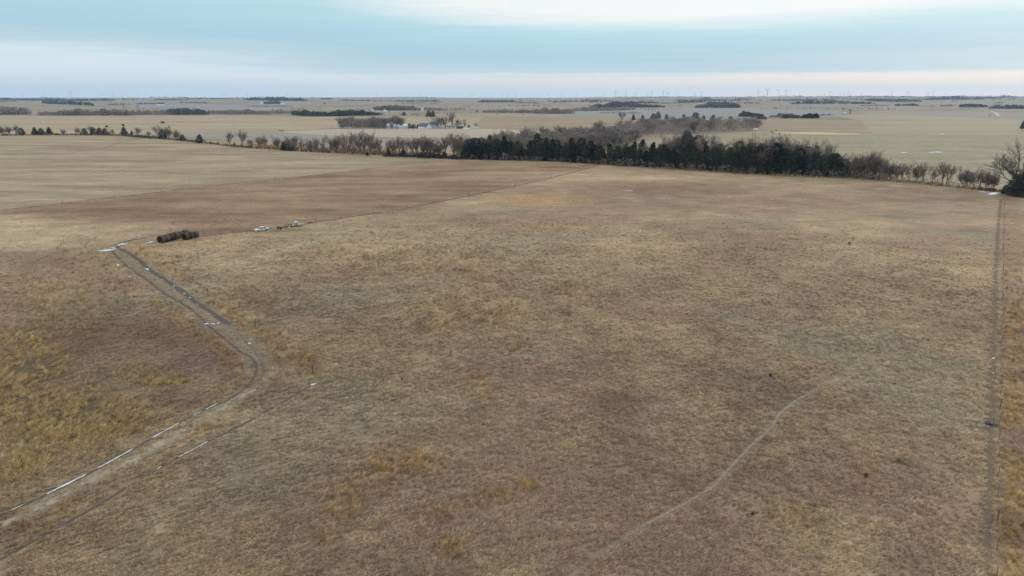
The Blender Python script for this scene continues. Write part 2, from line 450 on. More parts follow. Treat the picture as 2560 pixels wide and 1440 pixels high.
FIELDS = [
    # name, material, outline in the photograph; later ones lie over earlier ones
    ('field', 'slate', [(330, 259), (480, 257), (650, 262), (760, 264), (700, 272), (330, 271)]),
    ('field', 'slate', [(1290, 283), (1600, 277), (1870, 271), (2130, 281), (2080, 290), (1900, 293), (1560, 296), (1440, 291)]),
    ('field', 'grey', [(2140, 283), (2230, 276), (2560, 281), (2700, 283), (2700, 301), (2560, 299)]),
    ('field', 'tan', [(-260, 292), (0, 290), (280, 287), (450, 288), (620, 288), (760, 291), (860, 292), (860, 318), (700, 330), (560, 332), (430, 334), (0, 334), (-260, 334)]),
    ('field', 'tan', [(860, 292), (1210, 290), (1500, 291), (1500, 300), (1250, 320), (1010, 321), (860, 318)]),
    ('field', 'rust_field', [(1210, 290), (1500, 291), (1640, 296), (1560, 312), (1200, 330), (1190, 312)]),
    ('field', 'pale', [(690, 330), (850, 321), (1215, 322), (1420, 328), (1380, 342), (1000, 343), (820, 338)]),
    ('field', 'grey', [(430, 334), (690, 330), (820, 338), (1000, 343), (1380, 342), (1300, 380), (1190, 374), (900, 362), (590, 351), (455, 342)]),
    ('farmyard', 'yard', [(845, 322), (900, 315), (1010, 312), (1150, 315), (1200, 320), (1120, 323), (980, 322)]),
    ('field', 'rows', [(2090, 289), (2180, 284), (2560, 299), (2700, 302), (2700, 338), (2400, 337), (2180, 336), (2140, 300)]),
    ('field', 'rust_field', [(1880, 297), (2010, 297), (2150, 300), (2185, 336), (2050, 331), (1915, 326)]),
    ('field', 'green', [(1500, 366), (1690, 342), (1905, 327), (2050, 332), (2185, 337), (2400, 338), (2700, 339), (2700, 492), (2500, 470), (2130, 434), (1650, 405), (1500, 396)]),
    ('field', 'gold_strip', [(1925, 329), (2050, 330.6), (2190, 336.2), (2060, 336), (1960, 333)]),
    ('field', 'hay', [(-300, 342), (0, 339), (300, 339), (400, 347), (590, 366), (900, 389), (1150, 398), (1110, 401), (560, 462), (0, 526), (-300, 560)]),
]

PATHS = {}        # name -> list of points, used for strips and to keep the grass off them
PATHS['rut_a'] = line_px([(-60, 1318), (0, 1290), (110, 1240), (225, 1183), (330, 1125), (445, 1060), (540, 1012), (567, 1002), (595, 984), (616, 969), (629, 953), (639, 936), (642, 918), (638, 906), (627, 892), (600, 880), (575, 858), (544, 833), (519, 813), (497, 789), (472, 769), (450, 755), (417, 738), (389, 717), (358, 693), (319, 667), (300, 650), (278, 625)], 0.6)
PATHS['rut_a_right'] = line_px([(600, 1004), (630, 972), (652, 948), (661, 922), (650, 896), (628, 868), (596, 838)], 0.6)
PATHS['rut_b'] = line_px([(-60, 1432), (0, 1400), (100, 1345), (200, 1290), (300, 1230), (400, 1170), (520, 1105), (610, 1060), (700, 1010), (760, 975), (795, 952)], 0.6)
PATHS['rut_c'] = line_px([(585, 820), (560, 804), (544, 793), (522, 777), (494, 760), (467, 738), (444, 721), (428, 708), (394, 688), (369, 671), (350, 651), (328, 636), (297, 621), (290, 613), (330, 600), (395, 592)], 0.6)
PATHS['rut_d'] = line_px([(470, 690), (520, 727), (569, 764), (640, 818), (700, 861), (745, 893)], 0.6)
PATHS['worn_low'] = line_px([(-60, 1345), (60, 1288), (330, 1150), (450, 1082), (581, 1008), (616, 986), (650, 962), (672, 938)], 1.0)
PATHS['worn'] = line_px([(655, 935), (655, 910), (630, 876), (585, 840), (540, 805), (508, 780), (470, 752), (435, 730), (395, 702), (350, 670), (318, 645), (288, 622)], 1.0)
PATHS['cow_path'] = line_px([(1415, 1450), (1480, 1398), (1550, 1350), (1600, 1320), (1650, 1292), (1720, 1256), (1780, 1220), (1830, 1165), (1880, 1112), (1930, 1068), (1945, 1040), (1975, 1012), (2050, 966), (2110, 930)], 0.8)
PATHS['fence_path'] = line_px([(2462, 1450), (2470, 1250), (2474, 1057), (2482, 860), (2488, 700), (2496, 560), (2502, 498)], 2.0)
PATHS['row_left'] = line_px([(-40, 530), (0, 526), (560, 462), (1110, 401)], 6.0)
PATHS['row_mid'] = line_px([(480, 593), (640, 576), (760, 560), (1000, 524), (1230, 478), (1360, 449), (1495, 415)], 4.0)

def poly_world(px):
    pts = line_px(px + [px[0]])
    return pts[:-1]

polys = [(n, m, poly_world(p)) for n, m, p in FIELDS]

def inside(x, y, poly):
    c = np.zeros(len(x), bool)
    n = len(poly)
    for i in range(n):
        a, b = poly[i], poly[(i + 1) % n]
        if a.y == b.y: continue
        cr = ((a.y > y) != (b.y > y)) & (x < (b.x - a.x) * (y - a.y) / (b.y - a.y) + a.x)
        c ^= cr
    return c

rs = np.random.RandomState(4)
pts = []
def ring(r0, r1, step, half):
    k = int(r1 / step) + 1
    g = np.arange(-k, k + 1) * step
    X, Y = np.meshgrid(g, g)
    X = X + rs.uniform(-.3, .3, X.shape) * step; Y = Y + rs.uniform(-.3, .3, Y.shape) * step
    r = np.hypot(X, Y); az = np.abs(np.arctan2(X, Y))
    m = (r >= r0) & (r < r1) & (az < half)
    return np.stack([X[m], Y[m]], 1)
HALF = R(52)
for a in ((28, 130, 1.1, HALF), (130, 420, 3.2, HALF), (420, 1500, 13, HALF), (1500, 5200, 60, HALF), (5200, 13000, 200, HALF)):
    pts.append(ring(*a))
back = ring(0, 13000, 900, math.pi); bz = np.abs(np.arctan2(back[:, 0], back[:, 1])) > HALF + 0.02
pts.append(back[bz & (np.hypot(back[:, 0], back[:, 1]) > 1400)])
b2 = ring(0, 1400, 60, math.pi); bz = np.abs(np.arctan2(b2[:, 0], b2[:, 1])) > HALF
pts.append(b2[bz | (np.hypot(b2[:, 0], b2[:, 1]) < 28)])
P = np.concatenate(pts)
cv = [Vector(p) for p in P]; ce = []
for n_, m_, poly in polys:
    i0 = len(cv); k = len(poly)
    cv += [Vector((q.x, q.y)) for q in poly]
    ce += [(i0 + i, i0 + (i + 1) % k) for i in range(k)]
res = delaunay_2d_cdt(cv, ce, [], 0, 0.005, False)
V = np.array([(v.x, v.y) for v in res[0]]); F = np.array([f for f in res[2] if len(f) == 3])
Z = height(V[:, 0], V[:, 1])
cx, cy = V[F, 0].mean(1), V[F, 1].mean(1)
owner = np.full(len(F), -1)
rr = np.hypot(cx, cy)
owner[rr > 640] = -2
for i, (n_, m_, poly) in enumerate(polys):
    owner[inside(cx, cy, poly)] = i

# the map of what grows where, authored from the photograph and kept as attributes of the land
TINT = {
 'gold': [(1350, 499, 115, 12, 1.0), (1290, 496, 60, 8, .8), (1350, 566, 50, 6, .7), (1440, 567, 40, 6, .6), (1050, 1160, 55, 26, .9), (960, 1165, 40, 26, .7), (925, 1205, 60, 24, .5), (860, 1255, 50, 40, .8), (830, 1280, 22, 14, .8),
          (1320, 1213, 30, 16, .9), (1245, 1240, 50, 20, .5), (1190, 1265, 36, 16, .6), (815, 1345, 26, 22, .7), (1130, 1375, 30, 24, .9), (1090, 1285, 36, 20, .5), (1180, 778, 130, 40, .4), (1200, 710, 70, 20, .5), (1110, 815, 60, 20, .5), (1205, 960, 16, 26, .6), (1290, 860, 30, 20, .5),
          (430, 650, 26, 10, .7), (340, 620, 40, 10, .6), (490, 604, 60, 7, .9), (600, 745, 80, 30, .35), (760, 890, 24, 12, .8), (700, 848, 30, 14, .5), (500, 1075, 26, 14, .6), (165, 1270, 36, 20, .8), (60, 1310, 40, 20, .5), (540, 1060, 30, 12, .5),
          (200, 690, 20, 8, .8), (148, 750, 18, 8, .6), (85, 862, 14, 12, .9), (1440, 720, 60, 20, .3), (1420, 745, 40, 14, .35), (1110, 650, 160, 40, .25), (900, 640, 120, 30, .3), (2260, 1120, 30, 10, .4), (2140, 1190, 60, 40, .25), (1990, 1290, 60, 40, .3)],
 'red': [(330, 850, 190, 62, 1.0), (480, 900, 110, 40, .9), (450, 1000, 90, 26, .8), (80, 650, 150, 34, .6), (1560, 1012, 90, 40, .75), (1570, 1070, 60, 24, .4), (1690, 472, 230, 20, .75), (1500, 500, 60, 10, .3), (1850, 640, 150, 40, .35), (2000, 500, 260, 20, .35), (570, 935, 46, 22, .8),
         (750, 1000, 110, 40, .3), (1280, 940, 120, 30, .35), (1490, 900, 70, 26, .35), (2300, 480, 200, 16, .35), (40, 1330, 80, 40, .4), (1760, 560, 120, 20, .3), (620, 940, 40, 40, .4)],
 'light': [(100, 585, 190, 40, .75), (330, 570, 120, 14, .6), (640, 640, 260, 40, .45), (1000, 600, 260, 40, .35), (1180, 510, 60, 16, .5), (1500, 440, 300, 12, .4), (420, 725, 90, 36, .35), (580, 690, 120, 40, .3), (1050, 740, 240, 60, .25), (1700, 540, 120, 14, .35), (2120, 660, 160, 30, .2), (250, 1120, 100, 40, .3), (450, 1110, 120, 40, .3)],
 'dark': [(2240, 1155, 15, 6, 1.0), (1420, 786, 16, 8, .9), (842, 907, 14, 5, .9), (1006, 948, 8, 4, .9), (1005, 491, 22, 3.5, .6), (850, 462, 90, 5, .25), (690, 577, 90, 4, .8), (420, 612, 60, 4, .5), (1360, 1215, 14, 10, .6), (1010, 1170, 10, 16, .6), (770, 935, 18, 5, .6), (2270, 540, 60, 8, .3), (2330, 500, 120, 6, .3), (2420, 575, 40, 6, .4), (1555, 992, 40, 8, .4)],
 'yellow': [(150, 1050, 220, 85, 1.0), (70, 920, 110, 110, .8), (400, 955, 70, 20, 1.0), (330, 930, 70, 24, .6), (150, 765, 130, 60, .45), (210, 830, 60, 50, .5), (40, 1150, 90, 50, .9), (270, 640, 120, 30, .25), (60, 1300, 80, 30, .3)],
}
def polydist(x, y, poly):
    d = np.full(len(x), 1e9)
    if len(poly) > 60: poly = poly[::4] + [poly[-1]]
    for a, b in zip(poly, poly[1:]):
        ex, ey = b.x - a.x, b.y - a.y
        tt = np.clip(((x - a.x) * ex + (y - a.y) * ey) / (ex * ex + ey * ey + 1e-9), 0, 1)
        d = np.minimum(d, np.hypot(x - a.x - tt * ex, y - a.y - tt * ey))
    return d

FENCE_LINES = {
    'left': [(-30, 512), (27, 545), (53, 558), (86, 574), (160, 611), (204, 637), (262, 676), (326, 716), (404, 771), (500, 841), (572, 892), (608, 929)],
    'left_turn': [(608, 929), (427, 1010), (250, 1090), (60, 1180), (-120, 1270)],
    'right_of_track': [(783, 935), (640, 822), (520, 738), (440, 683), (372, 645), (352, 629)],
}
FL = {k: [G(*p) for p in v] for k, v in FENCE_LINES.items()}
FENCE_E = [G(2490, 1452), G(2511, 492)]

BROWN = poly_world([(-300, 560), (0, 527), (560, 463), (1110, 402), (1500, 413), (1230, 478), (1000, 524), (760, 560), (490, 590), (420, 580), (200, 550), (0, 536), (-300, 580)])
def tints(x, y):
    z = height(x, y)
    u, v = to_px(x, y, z)
    wob = 0.55 + 0.9 * fbm(x / 5.0, y / 5.0, 71, 3)
    out = {}
    for k, L in TINT.items():
        s = np.zeros(len(x))
        for px, py, rx, ry, a in L:
            q = ((u - px) / rx) ** 2 + ((v - py) / ry) ** 2
            s = np.maximum(s, a * np.exp(-q * q * 0.7) * (wob if k != 'dark' else 1.0))
        out[k] = np.clip(s, 0, 1)
    near = np.hypot(x, y) < 420
    br = np.zeros(len(x)); sel = np.where((y > 150) & (y < 520) & (x < 120))[0]
    if len(sel):
        X, Y = x[sel], y[sel]
        sd = polydist(X, Y, BROWN + [BROWN[0]]) * np.where(inside(X, Y, BROWN), 1, -1)
        soft = 1.2 + 7 * (1 - sstep(polydist(X, Y, PATHS['row_mid']), 1, 14))*0 + 6 * sstep(polydist(X, Y, PATHS['row_mid']), 2, 20) * sstep(polydist(X, Y, PATHS['row_left']), 2, 20)
        br[sel] = sstep(sd + (fbm(X / 9, Y / 9, 83, 3) - .5) * 3.2 * soft, -soft, soft)
    out['brown'] = br
    dl = polydist(x, y, FL['left'][6:])
    out['gold'] = np.maximum(out['gold'], 0.75 * np.exp(-(dl / 0.9) ** 2) * wob)
    dr = polydist(x, y, FL['right_of_track'])
    out['gold'] = np.maximum(out['gold'], 0.55 * np.exp(-(dr / 1.3) ** 2) * wob)
    # beyond the right-hand fence: a bluestem strip that fades into grey stubble
    e = FENCE_E; ex, ey = (e[1] - e[0]).xy.normalized()
    s_ = (x - e[0].x) * ey - (y - e[0].y) * ex           # metres to the right of the fence
    lng = (x - e[0].x) * ex + (y - e[0].y) * ey
    pat = fbm(lng / 9.0, s_ / 3.0, 91, 3)
    right = near & (s_ > 0.0)
    out['gold'] = np.where(right, np.maximum(out['gold'], np.exp(-((s_ - 1.2) / 1.15) ** 2) * np.clip((pat - .26) * 3.6, 0, 1)), out['gold'])
    out['red'] = np.where(right, np.maximum(out['red'], 0.9 * np.exp(-((s_ - 1.5) / 1.9) ** 2)), out['red'])
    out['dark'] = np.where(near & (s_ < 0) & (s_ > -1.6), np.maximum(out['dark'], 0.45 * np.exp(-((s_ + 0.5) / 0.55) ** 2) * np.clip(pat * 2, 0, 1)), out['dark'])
    out['strip'] = np.where(right, np.exp(-((s_ - 1.3) / 1.3) ** 2) * np.clip((pat - .2) * 3, 0, 1), 0.0)
    out['fence_s'] = np.where(near, s_, -99.0)
    return out

def lerp3(c, b, f):
    return c + (np.asarray(b) - c) * np.clip(f, 0, 1)[:, None]

def prairie_colour(x, y, tt, fine=False):
    n1 = fbm(x / 34, y / 34, 101, 4); n2 = fbm(x / 6.5, y / 6.5, 113, 3)
    n3 = fbm(x / 1.3, y / 1.3, 127, 2) if fine else 0.5
    n5 = fbm(x / 19 + 7, y / 19, 139, 3); n6 = fbm(x / 25, y / 25 + 31, 151, 3)
    f = np.clip(0.5 + (n1 - .5) * 1.3 + (n2 - .5) * 1.0 + (n3 - .5) * 0.9, 0, 1)
    k = np.array([0.0, 0.35, 0.65, 1.0])
    S = np.array([(0.235, 0.180, 0.128), (0.295, 0.228, 0.155), (0.350, 0.272, 0.180), (0.425, 0.335, 0.220)])
    c = np.stack([np.interp(f, k, S[:, i]) for i in range(3)], 1)
    c = lerp3(c, (0.290, 0.208, 0.158), sstep(n5, .52, .70) * .55)
    c = lerp3(c, (0.275, 0.252, 0.180), sstep(n6, .54, .72) * .5)
    nb = fbm(x / 22, y / 7, 163, 3)
    bb = np.array((0.238, 0.172, 0.116)) + (nb - .5)[:, None] * np.array((0.22, 0.18, 0.135)) + (n1 - .5)[:, None] * np.array((.10, .085, .06))
    c = lerp3(c, bb, tt['brown'] * .92)
    jig = (n3 if fine else n2)
    c = lerp3(c, np.array((0.185, 0.125, 0.098)) + (n2 - .5)[:, None] * 0.12, tt['red'] * (0.6 + .6 * jig))
    c = lerp3(c, np.array((0.43, 0.355, 0.24)) + (n2 - .5)[:, None] * 0.16, tt['light'] * (0.5 + .7 * jig))
    yb = np.array((0.33, 0.232, 0.110)) + np.clip(n5 * 1.6 - .5, 0, 1)[:, None] * np.array((0.10, 0.125, 0.075))
    c = lerp3(c, yb, tt['yellow'] * (0.35 + .8 * jig))
    gb = np.array((0.42, 0.245, 0.09)) + np.clip(n2 * 1.6 - .5, 0, 1)[:, None] * np.array((0.10, 0.105, 0.06))
    c = lerp3(c, gb, tt['gold'] * (0.4 + .7 * jig))
    return c

def ground_piece(name, mask, mat, label=None):
    f = F[mask]
    used, inv = np.unique(f, return_inverse=True)
    f = inv.reshape(-1, 3)
    v = np.stack([V[used, 0], V[used, 1], Z[used]], 1)
    a, b, c = v[f[:, 0]], v[f[:, 1]], v[f[:, 2]]
    flip = np.cross(b - a, c - a)[:, 2] < 0
    f[flip] = f[flip][:, ::-1]
    me = bpy.data.meshes.new(name)
    me.vertices.add(len(v)); me.vertices.foreach_set("co", v.ravel())
    me.loops.add(len(f) * 3); me.loops.foreach_set("vertex_index", f.ravel().astype(np.int32))
    me.polygons.add(len(f)); me.polygons.foreach_set("loop_start", np.arange(len(f), dtype=np.int32) * 3)
    me.polygons.foreach_set("use_smooth", np.ones(len(f), bool))
    me.update(calc_edges=True); me.validate()
    me.materials.append(M[mat])
    if mat == 'prairie':
        tt = tints(v[:, 0], v[:, 1])
        far_ = sstep(np.hypot(v[:, 0], v[:, 1]), 120, 220)
        t2 = dict(tt); t2['gold'] = tt['gold'] * 0.18; t2['yellow'] = tt['yellow'] * (0.35 + 0.4 * far_)
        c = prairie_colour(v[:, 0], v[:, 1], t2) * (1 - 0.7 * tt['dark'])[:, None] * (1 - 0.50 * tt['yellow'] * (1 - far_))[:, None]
        # the thatch under standing tufts is browner than the blades
        th = 1 - sstep(np.hypot(v[:, 0], v[:, 1]), 90, 300)
        c = c * (1 - 0.20 * th)[:, None] * np.array((0.975, 0.915, 0.855))
        ca = me.attributes.new('colour', 'FLOAT_COLOR', 'POINT')
        ca.data.foreach_set('color', np.concatenate([c, np.ones((len(v), 1))], 1).ravel())
        ga = me.attributes.new('goldw', 'FLOAT', 'POINT'); ga.data.foreach_set('value', np.maximum(tt['gold'] * (0.16 + 0.55 * far_), tt['strip'] * .8))
    o = put_mesh(name, me)
    setp(o, label, None, None, 'structure')
    return o

ground = ground_piece('ground', owner == -1, 'prairie', 'dry tan prairie pasture with russet and golden patches')
ground_piece('land', owner == -2, 'land', 'far rolling farmland reaching to the horizon')
for i, (n_, m_, poly) in enumerate(polys):
    if (owner == i).any(): ground_piece(n_, owner == i, m_)

# ------------------------------------------------------------------ tracks and paths
def worn_mat(name, ca, cb, soft, broken, most=1.0):
    m, t, b = new_mat(name)
    pos = t.new('ShaderNodeNewGeometry').outputs['Position']
    edge = t.new('ShaderNodeAttribute', attribute_type='GEOMETRY', attribute_name='edge').outputs['Fac']
    n = t.noise(pos, 2.2, 4.0, 0.65); n2 = t.noise(pos, 0.35, 3.0)
    c = t.mix(n, (*ca, 1), (*cb, 1))
    t.l.new(c, b.inputs['Base Color'])
    a = t.math('ADD', t.math('SUBTRACT', 1.0, edge), t.math('MULTIPLY', t.math('SUBTRACT', n, 0.5), 1.1))
    a = t.math('ADD', a, t.math('MULTIPLY', t.math('SUBTRACT', t.noise(pos, 0.55, 3.0, 0.6), 0.5), 1.3))
    a = t.rng(a, 0.5 - soft, 0.5 + soft)
    if broken: a = t.math('MULTIPLY', a, t.rng(n2, 0.5 - broken, 0.72 - broken))
    a = t.math('MULTIPLY', a, most)
    tr = t.new('ShaderNodeBsdfTransparent'); mx = t.new('ShaderNodeMixShader')
    t.l.new(a, mx.inputs[0]); t.l.new(tr.outputs[0], mx.inputs[1]); t.l.new(b.outputs[0], mx.inputs[2])
    t.l.new(mx.outputs[0], t.n['Material Output'].inputs[0])
    return m

def snow_mat():
    m, t, b = new_mat('old_snow')
    pos = t.new('ShaderNodeNewGeometry').outputs['Position']
    edge = t.new('ShaderNodeAttribute', attribute_type='GEOMETRY', attribute_name='edge').outputs['Fac']
    n = t.noise(pos, 3.2, 5.0, 0.7); n2 = t.noise(pos, 11.0, 3.0, 0.7)
    t.l.new(t.mix(t.rng(n2, .3, .7), (0.50, 0.55, 0.62, 1), (0.70, 0.76, 0.83, 1)), b.inputs['Base Color'])
    a = t.math('ADD', t.math('SUBTRACT', 1.0, edge), t.math('MULTIPLY', t.math('SUBTRACT', t.math('ADD', t.math('MULTIPLY', n, .7), t.math('MULTIPLY', n2, .3)), 0.5), 2.0))
    tr = t.new('ShaderNodeBsdfTransparent'); mx = t.new('ShaderNodeMixShader')
    t.l.new(t.rng(a, 0.30, 0.62), mx.inputs[0]); t.l.new(tr.outputs[0], mx.inputs[1]); t.l.new(b.outputs[0], mx.inputs[2])
    t.l.new(mx.outputs[0], t.n['Material Output'].inputs[0])
    return m
M['snow_near'] = snow_mat()

def strip(name, line, width, mat, lift=0.03, fade=0.0, offset=0.0):
    n = len(line); cs = (-1, -0.55, 0, 0.55, 1)
    vs, ed = [], []
    for i, p in enumerate(line):
        a = line[max(i - 1, 0)]; b = line[min(i + 1, n - 1)]
        d = (b.xy - a.xy); d = d.normalized() if d.length > 1e-6 else Vector((0, 1))
        nr = Vector((d.y, -d.x))
        f = i / max(n - 1, 1)
        wv = width * (0.85 + 0.3 * float(vnoise(i * 0.23, 0.5, 8)))
        for s in cs:
            q = p.xy + nr * (s * wv * 0.5 + offset)
            vs.append((q.x, q.y))
            e = abs(s)
            if fade: e = max(e, 1 - min(1, f / fade + 0.0)) if f < fade else max(e, 1 - min(1, (1 - f) / fade))
            ed.append(e)
    A = np.array(vs); zz = height(A[:, 0], A[:, 1]) + lift + np.hypot(A[:, 0], A[:, 1]) * 0.0002
    vs = [(float(p[0]), float(p[1]), float(z)) for p, z in zip(A, zz)]
    k = len(cs)
    fs = [(i * k + j, i * k + j + 1, (i + 1) * k + j + 1, (i + 1) * k + j) for i in range(n - 1) for j in range(k - 1)]
    me = bpy.data.meshes.new(name); me.from_pydata(vs, [], fs); me.materials.append(mat)
    at = me.attributes.new('edge', 'FLOAT', 'POINT'); at.data.foreach_set('value', np.array(ed, np.float32))
    me.update()
    o = put_mesh(name, me); setp(o, None, None, None, 'structure')
    return o

mud_shade = worn_mat('damp_shaded_rut', (0.060, 0.057, 0.053), (0.125, 0.112, 0.095), 0.32, 0.28, .92)
dust = worn_mat('trodden_track', (0.180, 0.146, 0.102), (0.285, 0.230, 0.158), 0.5, 0.26, 0.85)
pale_dust = worn_mat('pale_trodden_band', (0.27, 0.222, 0.160), (0.37, 0.305, 0.222), 0.45, 0.20)
faint = worn_mat('faint_rut', (0.12, 0.100, 0.076), (0.18, 0.148, 0.108), 0.45, 0.12)
palep = worn_mat('pale_cow_path', (0.225, 0.186, 0.142), (0.30, 0.250, 0.19), 0.5, 0.30, 0.95)
darkg = worn_mat('dark_rank_grass', (0.085, 0.066, 0.048), (0.15, 0.115, 0.085), 0.4, 0.16)
greyp = worn_mat('bare_fence_path', (0.120, 0.098, 0.075), (0.185, 0.150, 0.112), 0.5, 0.24, 0.6)
setp(strip('dirt_track', PATHS['worn'], 5.6, dust, 0.012, 0.05), 'wide worn two-wheel dirt track leading up to the bales')
setp(strip('dirt_track', PATHS['worn_low'], 2.6, pale_dust, 0.012, 0.05), 'pale trodden band beside the long rut below the bend')
setp(strip('wheel_rut', PATHS['rut_d'], 0.9, faint, 0.025, 0.15), 'faint old wheel rut beside the fence right of the track')
setp(strip('wheel_rut', PATHS['rut_a'], 0.60, mud_shade, 0.03), 'long damp wheel rut, holding snow, through the bend of the track')
setp(strip('wheel_rut', PATHS['rut_a_right'], 0.7, faint, 0.03, 0.3), 'short damp wheel rut in the bend')
setp(strip('wheel_rut', PATHS['rut_b'], 0.55, mud_shade, 0.03, 0.06), 'lower grey wheel rut running to the rusty post')
setp(strip('wheel_rut', PATHS['rut_c'], 1.4, mud_shade, 0.03, 0.06), 'dark wheel rut with painted bank shade, leading to the round bales')  # dark colour holds both damp soil and the painted shade of the bank
setp(strip('path', PATHS['cow_path'], 0.62, palep, 0.03, 0.2), 'pale cattle path winding through the pasture')
setp(strip('path', PATHS['fence_path'], 1.2, greyp, 0.03, 0.02), 'trodden grey path beside the long fence')
setp(strip('path', PATHS['row_left'], 1.6, darkg, 0.05), 'dark line of rank grass between mown and brown fields')
for pl, wd_, lb_ in [([(262, 319), (300, 315.5), (410, 307.5), (520, 299), (620, 291)], 3.0, 'dark fence line slanting over the tan field'), ([(1130, 296), (1300, 298.5), (1480, 299.5)], 3.5, 'dark line of rank grass beyond the farm'), ([(2130, 285), (2300, 289), (2440, 294), (2600, 301)], 4.0, 'dark field edge far to the right'), ([(2160, 301), (2300, 302), (2450, 305), (2600, 308)], 3.0, 'faint terrace line across the row stubble'), ([(1915, 327), (2050, 331), (2190, 336)], 3.0, 'dark edge above the golden strip'), ([(2000, 339), (2300, 345), (2600, 344)], 2.5, 'faint terrace line in the green field'), ([(170, 384), (260, 370), (345, 345)], 1.2, 'thin dark line in the mown field'), ([(590, 347), (760, 349), (900, 351), (1150, 356)], 2.0, 'dark ditch line beyond the hedgerow'), ([(560, 341), (700, 345), (1000, 347), (1180, 350)], 2.0, 'upper dark ditch line beyond the hedgerow')]:
    setp(strip('path', line_px(pl, 8.0), wd_, darkg, .08), lb_)
setp(strip('path', PATHS['row_mid'], 1.5, darkg, 0.05), 'dark line of rank grass along the fence past the wrecks')

# ------------------------------------------------------------------ dry grass (uncountable): instanced tufts
def tuft_mesh(name, seed, n, hgt, lean, spread, wd):
    rg = random.Random(seed); mb = MB()
    for i in range(n):
        a = rg.uniform(0, 6.283); r0 = rg.uniform(0, spread)
        bx, by = math.cos(a) * r0, math.sin(a) * r0
        L = hgt * rg.uniform(0.55, 1.1)
        la = rg.gauss(0, 0.8); ln = lean * rg.uniform(0.3, 1.4)
        ox, oy = math.cos(la) * ln * L + math.cos(a) * 0.25 * L, math.sin(la) * ln * L + math.sin(a) * 0.25 * L
        ta = rg.uniform(0, 3.14); tx, ty = math.cos(ta) * wd, math.sin(ta) * wd
        z1, z2 = L * 0.62, L * rg.uniform(0.7, 1.0)
        mb.add([(bx - tx, by - ty, -0.03), (bx + tx, by + ty, -0.03),
                (bx + ox * .4 - tx, by + oy * .4 - ty, z1), (bx + ox * .4 + tx, by + oy * .4 + ty, z1), (bx + ox, by + oy, z2)],
               [(0, 1, 3, 2), (2, 3, 4)])
    return mb.mesh(name, M['blade'])

tuft_col = bpy.data.collections.new("tufts")
for k, (n, hg, ln, sp, wd) in enumerate([(16, .26, .9, .20, .012), (16, .30, 1.1, .22, .012), (14, .22, .7, .24, .014), (20, .34, 1.0, .16, .010), (22, .62, .55, .20, .013), (20, .70, .7, .22, .013)]):
    o = bpy.data.objects.new(f"grass_tuft_{k}", tuft_mesh(f"grass_tuft_{k}", 50 + k, n, hg, ln, sp, wd))
    tuft_col.objects.link(o)

def scatter(N, r0, r1, seed):
    g = np.random.RandomState(seed)
    # even in the logarithm of distance: about as many tufts to each patch of the picture
    r = np.exp(g.uniform(math.log(r0), math.log(r1), N)); az = g.uniform(-R(41), R(41), N)
    return r * np.sin(az), r * np.cos(az), g

